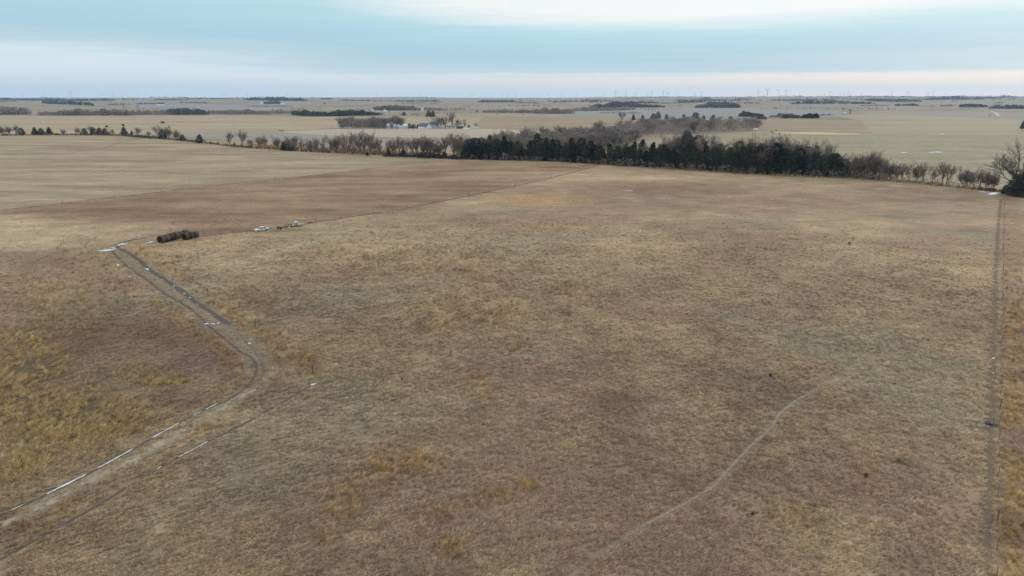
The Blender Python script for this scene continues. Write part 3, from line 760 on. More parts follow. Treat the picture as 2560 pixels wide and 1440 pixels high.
def grass(name, N, r0, r1, seed, label, tall_only=False):
    x, y, g = scatter(N, r0, r1, seed)
    keep = np.ones(len(x), bool)
    for i, (n_, m_, poly) in enumerate(polys):
        keep &= ~inside(x, y, poly)
    for k, wd in (('rut_a', .34), ('rut_a_right', .3), ('rut_b', .3), ('rut_c', .6), ('cow_path', .36), ('fence_path', .25)):
        keep &= polydist(x, y, PATHS[k]) > wd * g.uniform(0.7, 1.3, len(x))
    keep &= ~((polydist(x, y, PATHS['worn']) < 2.3) & (g.uniform(0, 1, len(x)) < 0.68))
    keep &= ~((polydist(x, y, PATHS['worn_low']) < 1.0) & (g.uniform(0, 1, len(x)) < 0.75))
    x, y = x[keep], y[keep]
    tt = tints(x, y)
    # tufts crowd together in clumps
    cl = fbm(x / 2.2, y / 2.2, 33, 3); u = g.uniform(0, 1, len(x))
    rank = np.maximum(tt['gold'], tt['yellow'])
    cl2 = fbm(x / 2.4, y / 2.4, 37, 3)
    keep = (u < np.clip((cl - 0.15) * 2.2, 0.35, 1)) & ((rank < .3) | ((cl2 > .40) | (g.uniform(0, 1, len(x)) < .3)))
    keep &= g.uniform(0, 1, len(x)) < 1 - sstep(np.hypot(x, y), 120, 235)
    keep &= u > tt['dark'] * 0.8
    keep &= u < 1 - 0.45 * tt['red']
    x, y = x[keep], y[keep]; tt = {k: v[keep] for k, v in tt.items()}
    tt['gold'] = np.maximum(tt['gold'] * np.clip(g.normal(.55, .35, len(x)), 0, 1), tt['strip'] * g.uniform(.5, 1, len(x))); cl = cl[keep]; rank = rank[keep]
    n = len(x)
    dist = np.hypot(x, y)
    me = bpy.data.meshes.new(name)
    me.vertices.add(n)
    me.vertices.foreach_set('co', np.stack([x, y, height(x, y)], 1).ravel())
    tall = (g.uniform(0, 1, n) < rank * 0.9)
    idx = np.where(tall, g.randint(4, 6, n), g.randint(0, 4, n)).astype(np.int32)
    scl = g.uniform(0.75, 1.25, n) * (1 + 0.35 * (cl - .5)) * np.clip(0.95 + (dist - 60) / 400, 0.9, 1.25)
    scl = scl * np.where(tt['red'] > .5, .8, 1) * np.where(tall, 1.0, 1.0)
    wind = -0.55 + 1.3 * (fbm(x / 25, y / 25, 55, 2) - .5)
    rotz = wind + g.normal(0, 0.55, n)
    at = me.attributes.new('rot', 'FLOAT_VECTOR', 'POINT'); at.data.foreach_set('vector', np.stack([np.zeros(n), np.zeros(n), rotz], 1).ravel())
    at = me.attributes.new('scl', 'FLOAT', 'POINT'); at.data.foreach_set('value', scl)
    at = me.attributes.new('idx', 'INT', 'POINT'); at.data.foreach_set('value', idx)
    br = np.clip(g.lognormal(0.44, 0.22, n) * (1 + .18 * tt['yellow']), 0.8, 2.4); wm = g.normal(0, 0.05, n)
    c = np.clip(prairie_colour(x, y, tt, True) * np.stack([br * (.985 + wm), br * .925, br * (.865 - 1.5 * wm)], 1), 0.02, 0.8)
    at = me.attributes.new('colour', 'FLOAT_COLOR', 'POINT'); at.data.foreach_set('color', np.concatenate([c, np.ones((n, 1))], 1).ravel())
    me.update()
    o = put_mesh(name, me)
    setp(o, label, None, None, 'stuff')
    gt = bpy.data.node_groups.new(name + "_nodes", 'GeometryNodeTree')
    gt.interface.new_socket("Geometry", in_out='INPUT', socket_type='NodeSocketGeometry')
    gt.interface.new_socket("Geometry", in_out='OUTPUT', socket_type='NodeSocketGeometry')
    gi = gt.nodes.new('NodeGroupInput'); go = gt.nodes.new('NodeGroupOutput')
    ip = gt.nodes.new('GeometryNodeInstanceOnPoints'); ci = gt.nodes.new('GeometryNodeCollectionInfo')
    ci.inputs['Collection'].default_value = tuft_col
    ci.inputs['Separate Children'].default_value = True; ci.inputs['Reset Children'].default_value = True
    def named(nm, ty):
        nd = gt.nodes.new('GeometryNodeInputNamedAttribute'); nd.data_type = ty; nd.inputs[0].default_value = nm
        return nd.outputs[0]
    gt.links.new(gi.outputs[0], ip.inputs['Points']); gt.links.new(ci.outputs[0], ip.inputs['Instance'])
    ip.inputs['Pick Instance'].default_value = True
    gt.links.new(named('idx', 'INT'), ip.inputs['Instance Index'])
    gt.links.new(named('rot', 'FLOAT_VECTOR'), ip.inputs['Rotation'])
    gt.links.new(named('scl', 'FLOAT'), ip.inputs['Scale'])
    gt.links.new(ip.outputs[0], go.inputs[0])
    md = o.modifiers.new('tufts', 'NODES'); md.node_group = gt
    return o

grass('dry_grass', 200000, 40, 240, 5, 'short wind-combed dry grass covering the pasture')

# ------------------------------------------------------------------ trees
def make_bare_tree(seed, h=10.0, width=0.75, stems=1, droop=0.0, grey=False):
    """Two meshes: trunk with limbs, and the crown of fine twigs."""
    rg = random.Random(seed); wood, tw = MB(), MB()
    def twig(p, d, L, wd):
        a = d.cross(Vector((rg.gauss(0, 1), rg.gauss(0, 1), rg.gauss(0, 1)))).normalized() * wd
        m = p + d * L * 0.5 + Vector((rg.gauss(0, .06), rg.gauss(0, .06), 0.04)) * L
        e = p + d * L + Vector((0, 0, 0.08 * L))
        tw.add([tuple(p - a), tuple(p + a), tuple(m + a * .8), tuple(m - a * .8), tuple(e)], [(0, 1, 2, 3), (3, 2, 4)])
    def grow(p, d, L, r, lv):
        nseg = 3 if lv < 3 else 2
        pts, rad = [p], [r]
        q, dd = p.copy(), d.copy()
        for i in range(nseg):
            dd = (dd + Vector((rg.gauss(0, .16), rg.gauss(0, .16), 0.16 - droop)) * (0.35 if lv == 0 else 1)).normalized()
            q = q + dd * (L / nseg); pts.append(q.copy()); rad.append(r * (1 - 0.55 * (i + 1) / nseg))
        (wood if lv < 3 else tw).tube(pts, rad, {0: 7, 1: 5, 2: 4, 3: 3}[lv], cap=False)
        nk = {0: rg.randint(7, 9), 1: rg.randint(5, 6), 2: rg.randint(6, 7), 3: 8}[lv]
        for k in range(nk):
            f = rg.uniform(0.22, 1.0) if lv == 0 else rg.uniform(0.25, 1.0)
            i = min(int(f * nseg), nseg - 1); loc = pts[i].lerp(pts[i + 1], f * nseg - i)
            base = (pts[i + 1] - pts[i]).normalized()
            side = base.cross(Vector((rg.gauss(0, 1), rg.gauss(0, 1), rg.gauss(0, 1)))).normalized()
            ang = rg.uniform(0.45, 1.05) * (width / 0.75) if lv == 0 else rg.uniform(0.4, 0.95)
            nd = (base * math.cos(ang) + side * math.sin(ang) + Vector((0, 0, 0.12 - droop))).normalized()
            if lv < 3: grow(loc, nd, L * {0: rg.uniform(.62, .98), 1: rg.uniform(.5, .75), 2: rg.uniform(.42, .6)}[lv], r * {0: .48, 1: .5, 2: .5}[lv], lv + 1)
            else: twig(loc, nd, h * rg.uniform(.035, .075), 0.017 * h / 10)
    for s in range(stems):
        a = 6.283 * s / max(stems, 1) + rg.uniform(0, 1)
        off = Vector((math.cos(a), math.sin(a), 0)) * (0.25 if stems > 1 else 0)
        d = (Vector((0, 0, 1)) + Vector((math.cos(a), math.sin(a), 0)) * (0.30 if stems > 1 else 0.05)).normalized()
        grow(off + Vector((0, 0, -0.3)), d, h * (0.42 if stems == 1 else 0.40), h * (0.022 if stems == 1 else 0.013), 0)
    top = max(v[2] for v in tw.v)
    k = h / top
    for mb in (wood, tw): mb.v = [(x * k, y * k, z * k if z > 0 else z) for x, y, z in mb.v]
    return wood.mesh("trunk", M['bark']), tw.mesh("crown", M['twig_grey' if grey else 'twig'])

def make_cedar(seed, h=10.0, width=0.42, flare=0.75, mat='needle', bare=0.04, n=330):
    rg = random.Random(seed); tr, cr = MB(), MB()
    tr.tube([(0, 0, -.3), (0, 0, h * .5), (rg.gauss(0, .1), rg.gauss(0, .1), h * .93)], [h * .022, h * .013, .02], 6)
    lobes = [(rg.uniform(0, 6.283), rg.uniform(.12, .95), rg.uniform(.72, 1.25)) for _ in range(14)]
    for i in range(n):
        f = bare + (1 - bare) * (i + rg.random()) / n
        a = rg.uniform(0, 6.283)
        lob = 1.0
        for la, lf, lk in lobes:
            da = abs((a - la + math.pi) % 6.283 - math.pi)
            if da < .6 and abs(f - lf) < .14: lob *= lk
        prof = width * h * 0.5 * min(1.0, (f / 0.18) ** 0.5 if f < .18 else 1) * (1 - f) ** flare * 1.12 + 0.02 * h
        rad = prof * lob * rg.uniform(0.35, 1.05)
        p = Vector((math.cos(a) * rad, math.sin(a) * rad, f * h))
        out = Vector((math.cos(a), math.sin(a), rg.uniform(.2, .9))).normalized()
        sz = h * 0.055 * (1.15 - 0.6 * f) * rg.uniform(.7, 1.3)
        for k in range(6):
            o = Vector((rg.gauss(0, .55), rg.gauss(0, .55), rg.gauss(0, .5))) * sz
            d = (out + Vector((rg.gauss(0, .5), rg.gauss(0, .5), rg.gauss(0, .4)))).normalized()
            s = d.cross(Vector((rg.gauss(0, 1), rg.gauss(0, 1), rg.gauss(0, 1)))).normalized()
            q = p + o
            cr.add([tuple(q - s * sz * .5), tuple(q + s * sz * .5), tuple(q + d * sz * 1.25)], [(0, 1, 2)])
    return tr.mesh("trunk", M['bark']), cr.mesh("crown", M[mat])

BARE = [make_bare_tree(s, 10, wd, st, dr, g) for s, wd, st, dr, g in
        [(1, .75, 1, 0, 0), (2, .95, 1, .02, 0), (3, .6, 2, 0, 0), (4, .85, 3, 0, 0), (5, .7, 1, 0, 1), (6, .9, 1, 0, 1), (7, .8, 2, .02, 1), (8, .6, 1, 0, 1)]]
CEDAR = [make_cedar(s, 10, wd, fl) for s, wd, fl in [(11, .46, .7), (12, .58, .5), (13, .38, .85), (14, .66, .45), (15, .50, .6), (16, .62, .4)]]
PINE = [make_cedar(s, 10, wd, fl, 'pine', .22, 260) for s, wd, fl in [(21, .5, .45), (22, .6, .4)]]
BUSH = [make_cedar(s, 10, wd, .5, 'brush', .01, 200) for s, wd in [(25, 1.3), (26, 1.7)]]

trng = random.Random(99)
def plant(name, protos, p, h, label, cat, group, wide=1.0, k=None):
    me = protos[trng.randrange(len(protos)) if k is None else k]
    s = h / 10.0
    t = empty(name, (p.x, p.y, p.z), trng.uniform(0, 6.283), (s * wide, s * wide, s))
    put_mesh("trunk", me[0], t); put_mesh("crown", me[1], t)
    return setp(t, label, cat, group)

def at_px(name, protos, items, labeler, cat, group, wide=1.0, back=0.0):
    items = sorted(items)
    for i, it in enumerate(items):
        x, yb, hp = it[:3]
        p = G(x, yb)
        if back:
            d = p.xy.normalized() * back
            p = Vector((p.x + d.x, p.y + d.y, hz(p.x + d.x, p.y + d.y)))
        plant(name, protos, p, hp * mpp(p) * (1.14 if name == 'bare_tree' else 1.0), labeler(i + 1, len(items), x), cat, group, it[3] if len(it) > 3 else wide)

# --- the hedgerow on the left: cedars standing singly
at_px('cedar_tree', CEDAR, [(54, 337, 17, 1.6), (88, 337, 18, 1.5), (104, 337, 16, 1.7), (124, 337, 18, 1.6), (212, 336, 15, 1.5), (235, 337, 18, 1.4), (250, 338, 18, 1.7), (264, 338, 17, 1.5), (311, 337, 19, 1.5), (330, 337, 10, 1.6),
      (408, 347, 22, 1.3), (457, 352, 15, 1.6), (500, 358, 21, 1.6), (587, 366, 9, 1.2), (710, 376, 22, 1.5), (728, 377, 18, 1.6), (918, 389, 9, 1.6), (972, 391, 17, 1.4), (1008, 391, 17, 1.6), (1043, 392, 11, 1.4), (1110, 395, 16, 1.5)],
      lambda i, n, x: f'dark cedar in the thin hedgerow at left, {ordinal(i)} of {n} from the left', 'tree', 'cedars of the left hedgerow')
left_bare = [(-18, 338, 24), (6, 338, 22), (24, 338, 24), (42, 337, 22), (160, 338, 16), (196, 337, 20), (228, 337, 21), (282, 338, 14), (346, 339, 19), (372, 342, 15), (398, 345, 30), (420, 347, 32), (442, 350, 26),
             (576, 364, 32), (606, 367, 38), (627, 369, 20), (650, 370, 32), (664, 372, 28), (694, 373, 32), (720, 376, 34), (737, 378, 36), (754, 378, 34), (775, 379, 28)]
at_px('bare_tree', BARE, left_bare, lambda i, n, x: f'bare tree in the sparse hedgerow part at left, {ordinal(i)} of {n} from the left', 'tree', 'bare trees of the sparse left hedgerow', 1.0)
mid_bare = [(x + trng.uniform(-4, 4), 378 + (x - 775) * 0.048, hh) for x, hh in [(790, 36), (806, 40), (823, 36), (842, 38), (858, 44), (871, 38), (884, 50), (898, 56), (912, 48), (926, 54), (940, 44), (954, 40), (968, 38), (984, 44), (1000, 44), (1016, 40), (1030, 46), (1046, 48), (1060, 52), (1074, 50), (1088, 46), (1100, 40), (1116, 54), (1130, 60), (1146, 62), (1158, 56)]]
at_px('bare_tree', BARE, mid_bare, lambda i, n, x: f'bare tree in the close row before the cedar belt, {ordinal(i)} of {n} from left', 'tree', 'bare trees of the close hedgerow', 0.95)

# --- the dark cedar belt
def base_y(x): return float(np.interp(x, [1150, 1400, 1640, 1900, 2130], [397, 404, 419, 436, 444]))
def top_y(x): return float(np.interp(x, [1150, 1180, 1205, 1260, 1300, 1350, 1400, 1450, 1500, 1560, 1620, 1680, 1715, 1760, 1820, 1900, 1960, 2040, 2090, 2130],
                                     [362, 352, 346, 352, 358, 344, 358, 356, 364, 366, 362, 354, 346, 364, 372, 364, 372, 382, 386, 392]))
front, rear = [], []
x = 1160
while x < 2124:
    b = base_y(x); front.append((x, b - trng.uniform(0, 1.5), (b - top_y(x)) * trng.choice([.55, .7, .8, .85, .95, 1.0, 1.05]) * trng.uniform(.94, 1.06), trng.uniform(.95, 1.4))); x += trng.uniform(9, 17)
x = 1166
while x < 2110:
    b = base_y(x); rear.append((x, b - 1.5, (b - top_y(x)) * trng.uniform(.78, 1.16), trng.uniform(.95, 1.3))); x += trng.uniform(16, 27)
at_px('cedar_tree', CEDAR, front, lambda i, n, x: f'dark cedar fronting the dense belt, {ordinal(i)} of {n} from the left', 'tree', 'cedars in the front row of the dark belt')
at_px('cedar_tree', CEDAR, rear, lambda i, n, x: f'dark cedar top rising behind the belt front, {ordinal(i)} of {n} from the left', 'tree', 'cedars in the rear row of the dark belt', 1.0, 7.0)
at_px('bare_tree', BARE, [(1178, 397, 52), (1236, 398, 60), (1290, 400, 48), (1420, 404, 46), (1478, 407, 45), (1530, 411, 50), (1560, 412, 62), (1614, 416, 56), (1664, 420, 78), (1698, 422, 84), (1758, 427, 88), (1790, 428, 72), (1806, 429, 70), (1843, 431, 90), (1868, 432, 76), (1912, 437, 92), (1932, 437, 94), (1958, 438, 90), (1982, 439, 84), (2010, 440, 86), (2034, 441, 84), (2066, 442, 82), (2084, 442, 66)],
      lambda i, n, x: f'bare crown rising out of the cedar belt, {ordinal(i)} of {n} from the left', 'tree', 'bare trees within the cedar belt', 0.95, 6.0)
# --- hedgerow to the right of the belt
right_bare = [(2122, 444, 54), (2132, 445, 58), (2141, 445, 52), (2150, 446, 60), (2160, 447, 62), (2170, 447, 66), (2178, 448, 68), (2187, 448, 66), (2196, 448, 60), (2206, 449, 56), (2215, 449, 46), (2226, 450, 44), (2240, 452, 44), (2254, 452, 42), (2272, 453, 48), (2290, 454, 40), (2307, 455, 48), (2330, 457, 40), (2354, 461, 54), (2366, 462, 50), (2408, 468, 50), (2422, 469, 44), (2434, 471, 50), (2450, 472, 48), (2466, 473, 46), (2482, 474, 42)]
at_px('bare_tree', BARE[:4], right_bare, lambda i, n, x: f'bare brown tree in the right hedgerow, {ordinal(i)} of {n} from the left', 'tree', 'bare trees of the right hedgerow', 0.85)
BIG = [make_bare_tree(81, 10, .95, 1, 0, 0)]
p = G(2540, 484); plant('bare_tree', BIG, p, 138 * mpp(p), 'tall spreading bare tree at the right edge, above the corner cedars', 'tree', None, 1.15, 0)
for k, (x, yb, hp, wd, lb) in enumerate([(2533, 488, 52, 1.25, 'broad dark cedar at the corner beside the large snow patch'), (2556, 492, 60, 1.3, 'tallest dark cedar at the corner, below the tall bare tree'), (2512, 484, 22, 1.7, 'low dark cedar touching the large snow patch'), (2580, 494, 56, 1.3, 'dark cedar cut by the right edge of the picture')]):
    p = G(x, yb); plant('cedar_tree', CEDAR, p, hp * mpp(p), lb, 'tree', None, wd)
p = G(2556, 327); plant('cedar_tree', PINE, p, 24 * mpp(p), 'lone dark evergreen in the far field at the right edge', 'tree', None, 1.2)

# --- the creek woodland behind the belt, tree by tree
def in_region(poly_px, n, seed):
    poly = [G(*q) for q in poly_px]
    g = np.random.RandomState(seed)
    xs = [q.x for q in poly]; ys = [q.y for q in poly]
    out = []
    while len(out) < n:
        X = g.uniform(min(xs), max(xs), 400); Y = g.uniform(min(ys), max(ys), 400)
        m = inside(X, Y, poly)
        out += list(zip(X[m], Y[m]))
    return [Vector((a, b, hz(a, b))) for a, b in out[:n]]
def woodland(poly_px, n, seed, h0, h1, label, group, protos=None, name='bare_tree', wide=1.2):
    for p in in_region(poly_px, n, seed):
        plant(name, protos or BARE[4:], p, trng.uniform(h0, h1), label, 'tree', group, wide * trng.uniform(.85, 1.15))
woodland([(1175, 374), (1330, 352), (1480, 342), (1580, 339), (1600, 352), (1540, 370), (1420, 384), (1250, 392)], 78, 1, 10, 14, 'grey bare tree in the creek woodland just behind the cedar belt', 'trees of the creek woodland', None, 'bare_tree', 1.4)
woodland([(1470, 338), (1560, 320), (1660, 314), (1880, 308), (1903, 325), (1800, 331), (1690, 339), (1590, 342)], 52, 2, 12, 16, 'grey bare tree in the thick grove right of the creek, beyond the green field', 'trees of the thick grove', None, 'bare_tree', 1.35)
woodland([(1400, 350), (1560, 335), (1600, 342), (1500, 356)], 6, 3, 7, 10, 'dark cedar scattered in the creek woodland', 'cedars of the creek woodland', CEDAR, 'cedar_tree', 1.1)
woodland([(846, 321), (1000, 322), (1002, 313), (860, 313)], 34, 4, 12, 15, 'grey bare tree in the shelterbelt left of the farmyard', 'trees of the farm shelterbelt', None, 'bare_tree', 1.1)
for x, yb, hp, pr, lb, wd in [(1556, 303, 24, BARE, 'lone round-crowned bare tree beyond the creek woodland', 1.2), (1583, 304, 17, PINE, 'first dark pine left of the far white house', 1.1), (1606, 305, 17, PINE, 'second dark pine left of the far white house', 1.2), (1632, 303, 19, PINE, 'third dark pine left of the far white house', 1.2),
        (1645, 301, 21, PINE, 'tallest dark pine left of the far white house', 1.0), (1666, 302, 16, PINE, 'small dark pine left of the far white house', 1.0), (1709, 303, 17, PINE, 'dark pine touching the left side of the far white house', 1.0), (1738, 303, 21, PINE, 'broad dark pine right of the far white house', 1.5), (1758, 305, 16, PINE, 'dark pine second to the right of the far white house', 1.2), (1782, 306, 18, PINE, 'dark pine third to the right of the far white house', 1.2), (1826, 306, 15, PINE, 'dark pine above the right end of the thick grove', 1.3),
        (1007, 317, 27, BARE, 'slim bare tree above the grain bins', .7), (1098, 320, 30, BARE, 'wide bare tree behind the blue-roofed house', 1.3), (1114, 321, 33, BARE, 'dense bare tree right of the blue-roofed house', 1.1), (1132, 320, 47, BARE, 'tallest bare tree in the farmyard', .8), (1145, 320, 24, BARE, 'small bare tree under the tallest farmyard tree', .9), (1162, 319, 23, BARE, 'round bare tree at the right side of the farmyard', 1.2), (1190, 320, 14, BARE, 'small bare tree at the right end of the farmyard', 1.1), (1172, 320, 8, CEDAR, 'low dark cedar at the right end of the farmyard', 1.5),
        (1072, 296, 19, PINE, 'dark pine behind the farm beside a bare crown', 1.2), (1083, 296, 18, PINE, 'second dark pine behind the farm', 1.2), (1010, 289, 9, CEDAR, 'lone dark cedar in the field behind the farm', 1.7), (1024, 321, 12, CEDAR, 'dark cedar beside the pale garage', 1.6), (1034, 321, 11, CEDAR, 'second dark cedar beside the pale garage', 1.5), (1045, 321, 10, CEDAR, 'dark cedar left of the blue-roofed house', 1.3),
        (811, 263, 9, BARE, 'lone bare tree far across the left fields', 1.2), (2126, 281, 9, BARE, 'lone round tree on the far road at right', 1.5), (1700, 268, 8, BARE, 'lone bare tree in the far field above the pines', 1.3), (1193, 282, 9, BARE, 'lone bare tree right of the blue silos', 1.2), (2474, 291, 6, BARE, 'low bare tree by the far snowy ditch', 1.8), (310, 272, 12, BARE, 'bare tree on the left creek slope, left one of two', 1.0), (345, 272, 12, BARE, 'bare tree on the left creek slope, right one of two', 1.0)]:
    p = G(x, yb); plant('bare_tree' if pr is BARE else 'cedar_tree' if pr is CEDAR else 'pine_tree', pr, p, hp * mpp(p), lb, 'tree', None, wd)
for x, yb, hp, lb in [(267, 318, 5, 'dark bush on the fence line of the tan field, left one of three'), (308, 315, 5, 'dark bush on the fence line of the tan field, middle one of three'), (407, 308, 5, 'dark bush on the fence line of the tan field, right one of three'), (106, 288, 3, 'dark bush on the crest of the tan field')]:
    p = G(x, yb); plant('bush', CEDAR, p, hp * mpp(p), lb, 'bush', None, 2.6)

# --- brushy undergrowth along the hedgerows: uncountable
def scatter_thicket(name, line_pts, n, h0, h1, width, mat, label, seed, tris=10, clump=0.5, twiggy=False):
    rg = np.random.RandomState(seed)
    L = line_px(line_pts)
    xy = np.array([(q.x, q.y) for q in L]); sl = np.concatenate([[0], np.cumsum(np.hypot(*np.diff(xy, axis=0).T))])
    s = rg.uniform(0, sl[-1], n)
    X = np.interp(s, sl, xy[:, 0]) + rg.normal(0, width * .4, n); Y = np.interp(s, sl, xy[:, 1]) + rg.normal(0, width * .4, n)
    hh = rg.uniform(h0, h1, n) * (0.45 + 1.1 * fbm(s / 14, 0 * s, seed, 3))
    return blob_mesh(name, X, Y, hh, mat, label, rg, tris, clump, 0.45, twiggy)
def blob_mesh(name, X, Y, hh, mat, label, rg, tris, clump, wide=0.45, twiggy=False):
    """Many small faces filling the crowns of a mass of plants: one object."""
    n = len(X); Zg = height(X, Y)
    N = n * tris
    ii = np.repeat(np.arange(n), tris)
    a = rg.uniform(0, 6.283, N); f = rg.uniform(0.0, 1.0, N) ** 0.8
    rad = hh[ii] * wide * np.sqrt(np.clip(1 - (2 * f - 0.85) ** 2 * .75, 0.05, 1)) * np.sqrt(rg.uniform(0, 1, N))
    c = np.stack([X[ii] + np.cos(a) * rad, Y[ii] + np.sin(a) * rad, Zg[ii] + f * hh[ii] * .92], 1)
    sz = (hh[ii] * clump * rg.uniform(.5, 1.1, N))[:, None]
    u = rg.normal(0, 1, (N, 3)); u /= np.linalg.norm(u, axis=1)[:, None]
    if twiggy: u[:, 2] = np.abs(u[:, 2]) + .8; u /= np.linalg.norm(u, axis=1)[:, None]
    v = np.cross(u, rg.normal(0, 1, (N, 3))); v /= np.linalg.norm(v, axis=1)[:, None]
    wd = 0.22 if twiggy else 0.55
    vs = np.stack([c - v * sz * wd, c + v * sz * wd, c + u * sz], 1).reshape(-1, 3)
    me = bpy.data.meshes.new(name)
    me.vertices.add(len(vs)); me.vertices.foreach_set('co', vs.ravel())
    me.loops.add(N * 3); me.loops.foreach_set('vertex_index', np.arange(N * 3, dtype=np.int32))
    me.polygons.add(N); me.polygons.foreach_set('loop_start', np.arange(N, dtype=np.int32) * 3)
    me.update(calc_edges=True); me.materials.append(M[mat])
    return setp(put_mesh(name, me), label, None, None, 'stuff')

M['straw'] = simple_mat('tall_golden_grass', (0.40, 0.285, 0.14), 0.95, 0.3, 0.3, 0.05)
scatter_thicket('undergrowth', [(-40, 339), (130, 338), (300, 339), (400, 347)], 700, .8, 2.2, 5, 'brush', 'low dark brush along the left hedgerow', 1)
scatter_thicket('undergrowth', [(400, 347), (590, 367), (780, 380), (1150, 397)], 800, .5, 1.6, 3, 'brush', 'low dead brush at the foot of the hedgerow', 2)
scatter_thicket('undergrowth', [(960, 391), (1060, 394), (1155, 398)], 220, 1.0, 2.6, 4, 'needle', 'low dark evergreen scrub beside the cedar belt', 3)
scatter_thicket('undergrowth', [(2120, 445), (2300, 458), (2500, 480)], 420, .4, 1.2, 2.5, 'brush', 'low dead brush at the foot of the right hedgerow', 4)
scatter_thicket('tall_grass', [(640, 367), (760, 373), (980, 383), (1080, 388)], 1500, .8, 1.7, 9, 'straw', 'tall golden grass in the ditch behind the hedgerow', 5, 8, .6)
scatter_thicket('tall_grass', [(1640, 421), (1880, 437), (2120, 446), (2300, 459), (2500, 480)], 900, .4, .9, 3, 'straw', 'pale tall grass at the foot of the cedar belt', 6, 8, .6)

# --- far shelterbelts and woods that read as one mass
FAR = [(112, 230, 259, 265, 9, 'd'), (0, 112, 250, 252, 5, 'd'), (100, 275, 252, 252, 6, 'd'), (-40, 74, 287, 287, 17, 'g'), (100, 225, 289, 289, 10, 'g'), (150, 330, 289, 289, 13, 'g'), (330, 430, 287, 287, 11, 'g'), (420, 522, 287, 287, 14, 'x'), (522, 640, 286, 284, 9, 'g'), (575, 750, 286, 284, 8, 'g'),
       (262, 330, 263, 262, 3, 'd'), (345, 412, 261, 260, 3.5, 'd'), (388, 470, 250, 250, 3, 'd'), (450, 520, 258, 259, 5, 'g'), (470, 560, 248, 248, 3, 'd'),
       (742, 940, 289, 289, 12, 'c'), (615, 762, 251, 253, 8.5, 'd'), (655, 700, 260, 260, 6, 'd'), (620, 730, 267, 267, 3, 'd'), (803, 830, 249, 249, 5, 'd'), (850, 985, 252, 254, 3, 'd'), (990, 1100, 254, 255, 4.5, 'd'), (1000, 1100, 259, 259, 3, 'g'),
       (938, 1050, 276, 277, 13, 'g'), (1045, 1116, 276, 276, 7, 'g'), (1200, 1290, 256, 256, 5.5, 'd'), (1290, 1350, 258, 259, 4.5, 'g'), (1370, 1448, 254, 254, 2.6, 'd'), (1470, 1505, 256, 256, 3, 'd'),
       (1212, 1340, 282, 283, 8, 'g'), (1335, 1432, 284, 285, 13, 'g'), (1430, 1582, 279, 275, 10, 'g'), (1480, 1600, 271, 268, 11, 'x'), (1570, 1658, 269, 269, 8, 'd'), (1530, 1640, 259, 259, 5, 'd'), (1500, 1600, 284, 285, 5, 'g'),
       (1744, 1845, 270, 270, 11, 'x'), (1765, 1835, 266, 266, 10, 'x'), (1752, 1776, 248, 248, 4, 'd'), (1690, 1762, 256, 256, 4, 'd'), (1640, 1742, 259, 259, 3, 'd'), (1836, 1900, 259, 259, 3, 'd'), (1560, 1610, 248, 248, 2, 'd'), (1840, 1880, 247, 247, 2, 'd'),
       (1852, 1908, 292, 293, 11, 'c'), (1890, 1916, 299, 299, 6, 'c'), (1925, 1950, 293, 293, 5, 'c'), (1955, 2003, 296, 296, 9, 'x'), (2003, 2044, 296, 296, 10, 'c'), (2044, 2082, 290, 289, 5, 'g'), (1945, 1985, 291, 291, 8, 'g'),
       (1980, 2084, 260, 260, 6, 'd'), (2098, 2182, 260, 260, 5, 'd'), (2170, 2300, 253, 255, 7, 'd'), (2148, 2222, 265, 265, 3, 'd'), (2240, 2295, 265, 265, 6, 'x'), (2250, 2282, 243, 243, 3.5, 'd'), (2352, 2400, 245, 244, 4, 'd'), (2318, 2500, 250, 246, 5, 'd'), (2402, 2466, 268, 268, 7, 'c'), (2350, 2382, 266, 266, 4, 'g'), (2480, 2600, 272, 274, 9, 'x'), (2290, 2340, 267, 267, 3, 'g'), (1930, 2090, 252, 252, 4, 'd'), (2010, 2130, 255, 256, 4, 'd')]
fr = np.random.RandomState(12)
for j, (x0, x1, y0, y1, hp, kd) in enumerate(FAR):
    a, b = G(x0, y0), G(x1, y1)
    L = (b.xy - a.xy).length; d = 0.5 * (a.xy.length + b.xy.length)
    h = hp * mpp(a.lerp(b, .5)) * 1.0
    n = int(max(26, (x1 - x0) * (1.5 if kd != 'c' else 2.2)))
    s = np.clip(fr.uniform(-.04, 1.04, n) + fr.normal(0, .03, n), -.15, 1.15); dep = fr.uniform(0, 1, n) * max(18, min(160, h * 6))
    uu = (b.xy - a.xy).normalized()
    ou = Vector((a.x, a.y)).normalized()
    hh = h * (0.55 + 0.75 * fbm(s * (x1 - x0) / 14.0, s * 0, 200 + j, 3)) * fr.uniform(.75, 1.1, n) * np.minimum(1, 0.75 + 2.5 * np.minimum(s, 1 - s))
    X = a.x + (b.x - a.x) * s + ou.x * dep; Y = a.y + (b.y - a.y) * s + ou.y * dep
    mat = {'d': 'far_dark', 'g': 'twig_grey', 'x': 'twig_dark', 'c': 'needle'}[kd]
    if mat not in M:
        M[mat] = simple_mat(mat, {'far_dark': (0.055, 0.055, 0.05), 'twig_dark': (0.095, 0.085, 0.078)}[mat], 0.95, 0.2, 0.1, 0.05)
    lab = {'d': 'distant dark shelterbelt near the horizon', 'g': 'distant grey bare wood', 'x': 'distant dark grey wood', 'c': 'distant dark evergreen shelterbelt'}[kd]
    blob_mesh('far_wood', X, Y, hh, mat, lab, fr, 26 if h > 6 else 14, .30 if kd in 'dxc' else .26, .5)

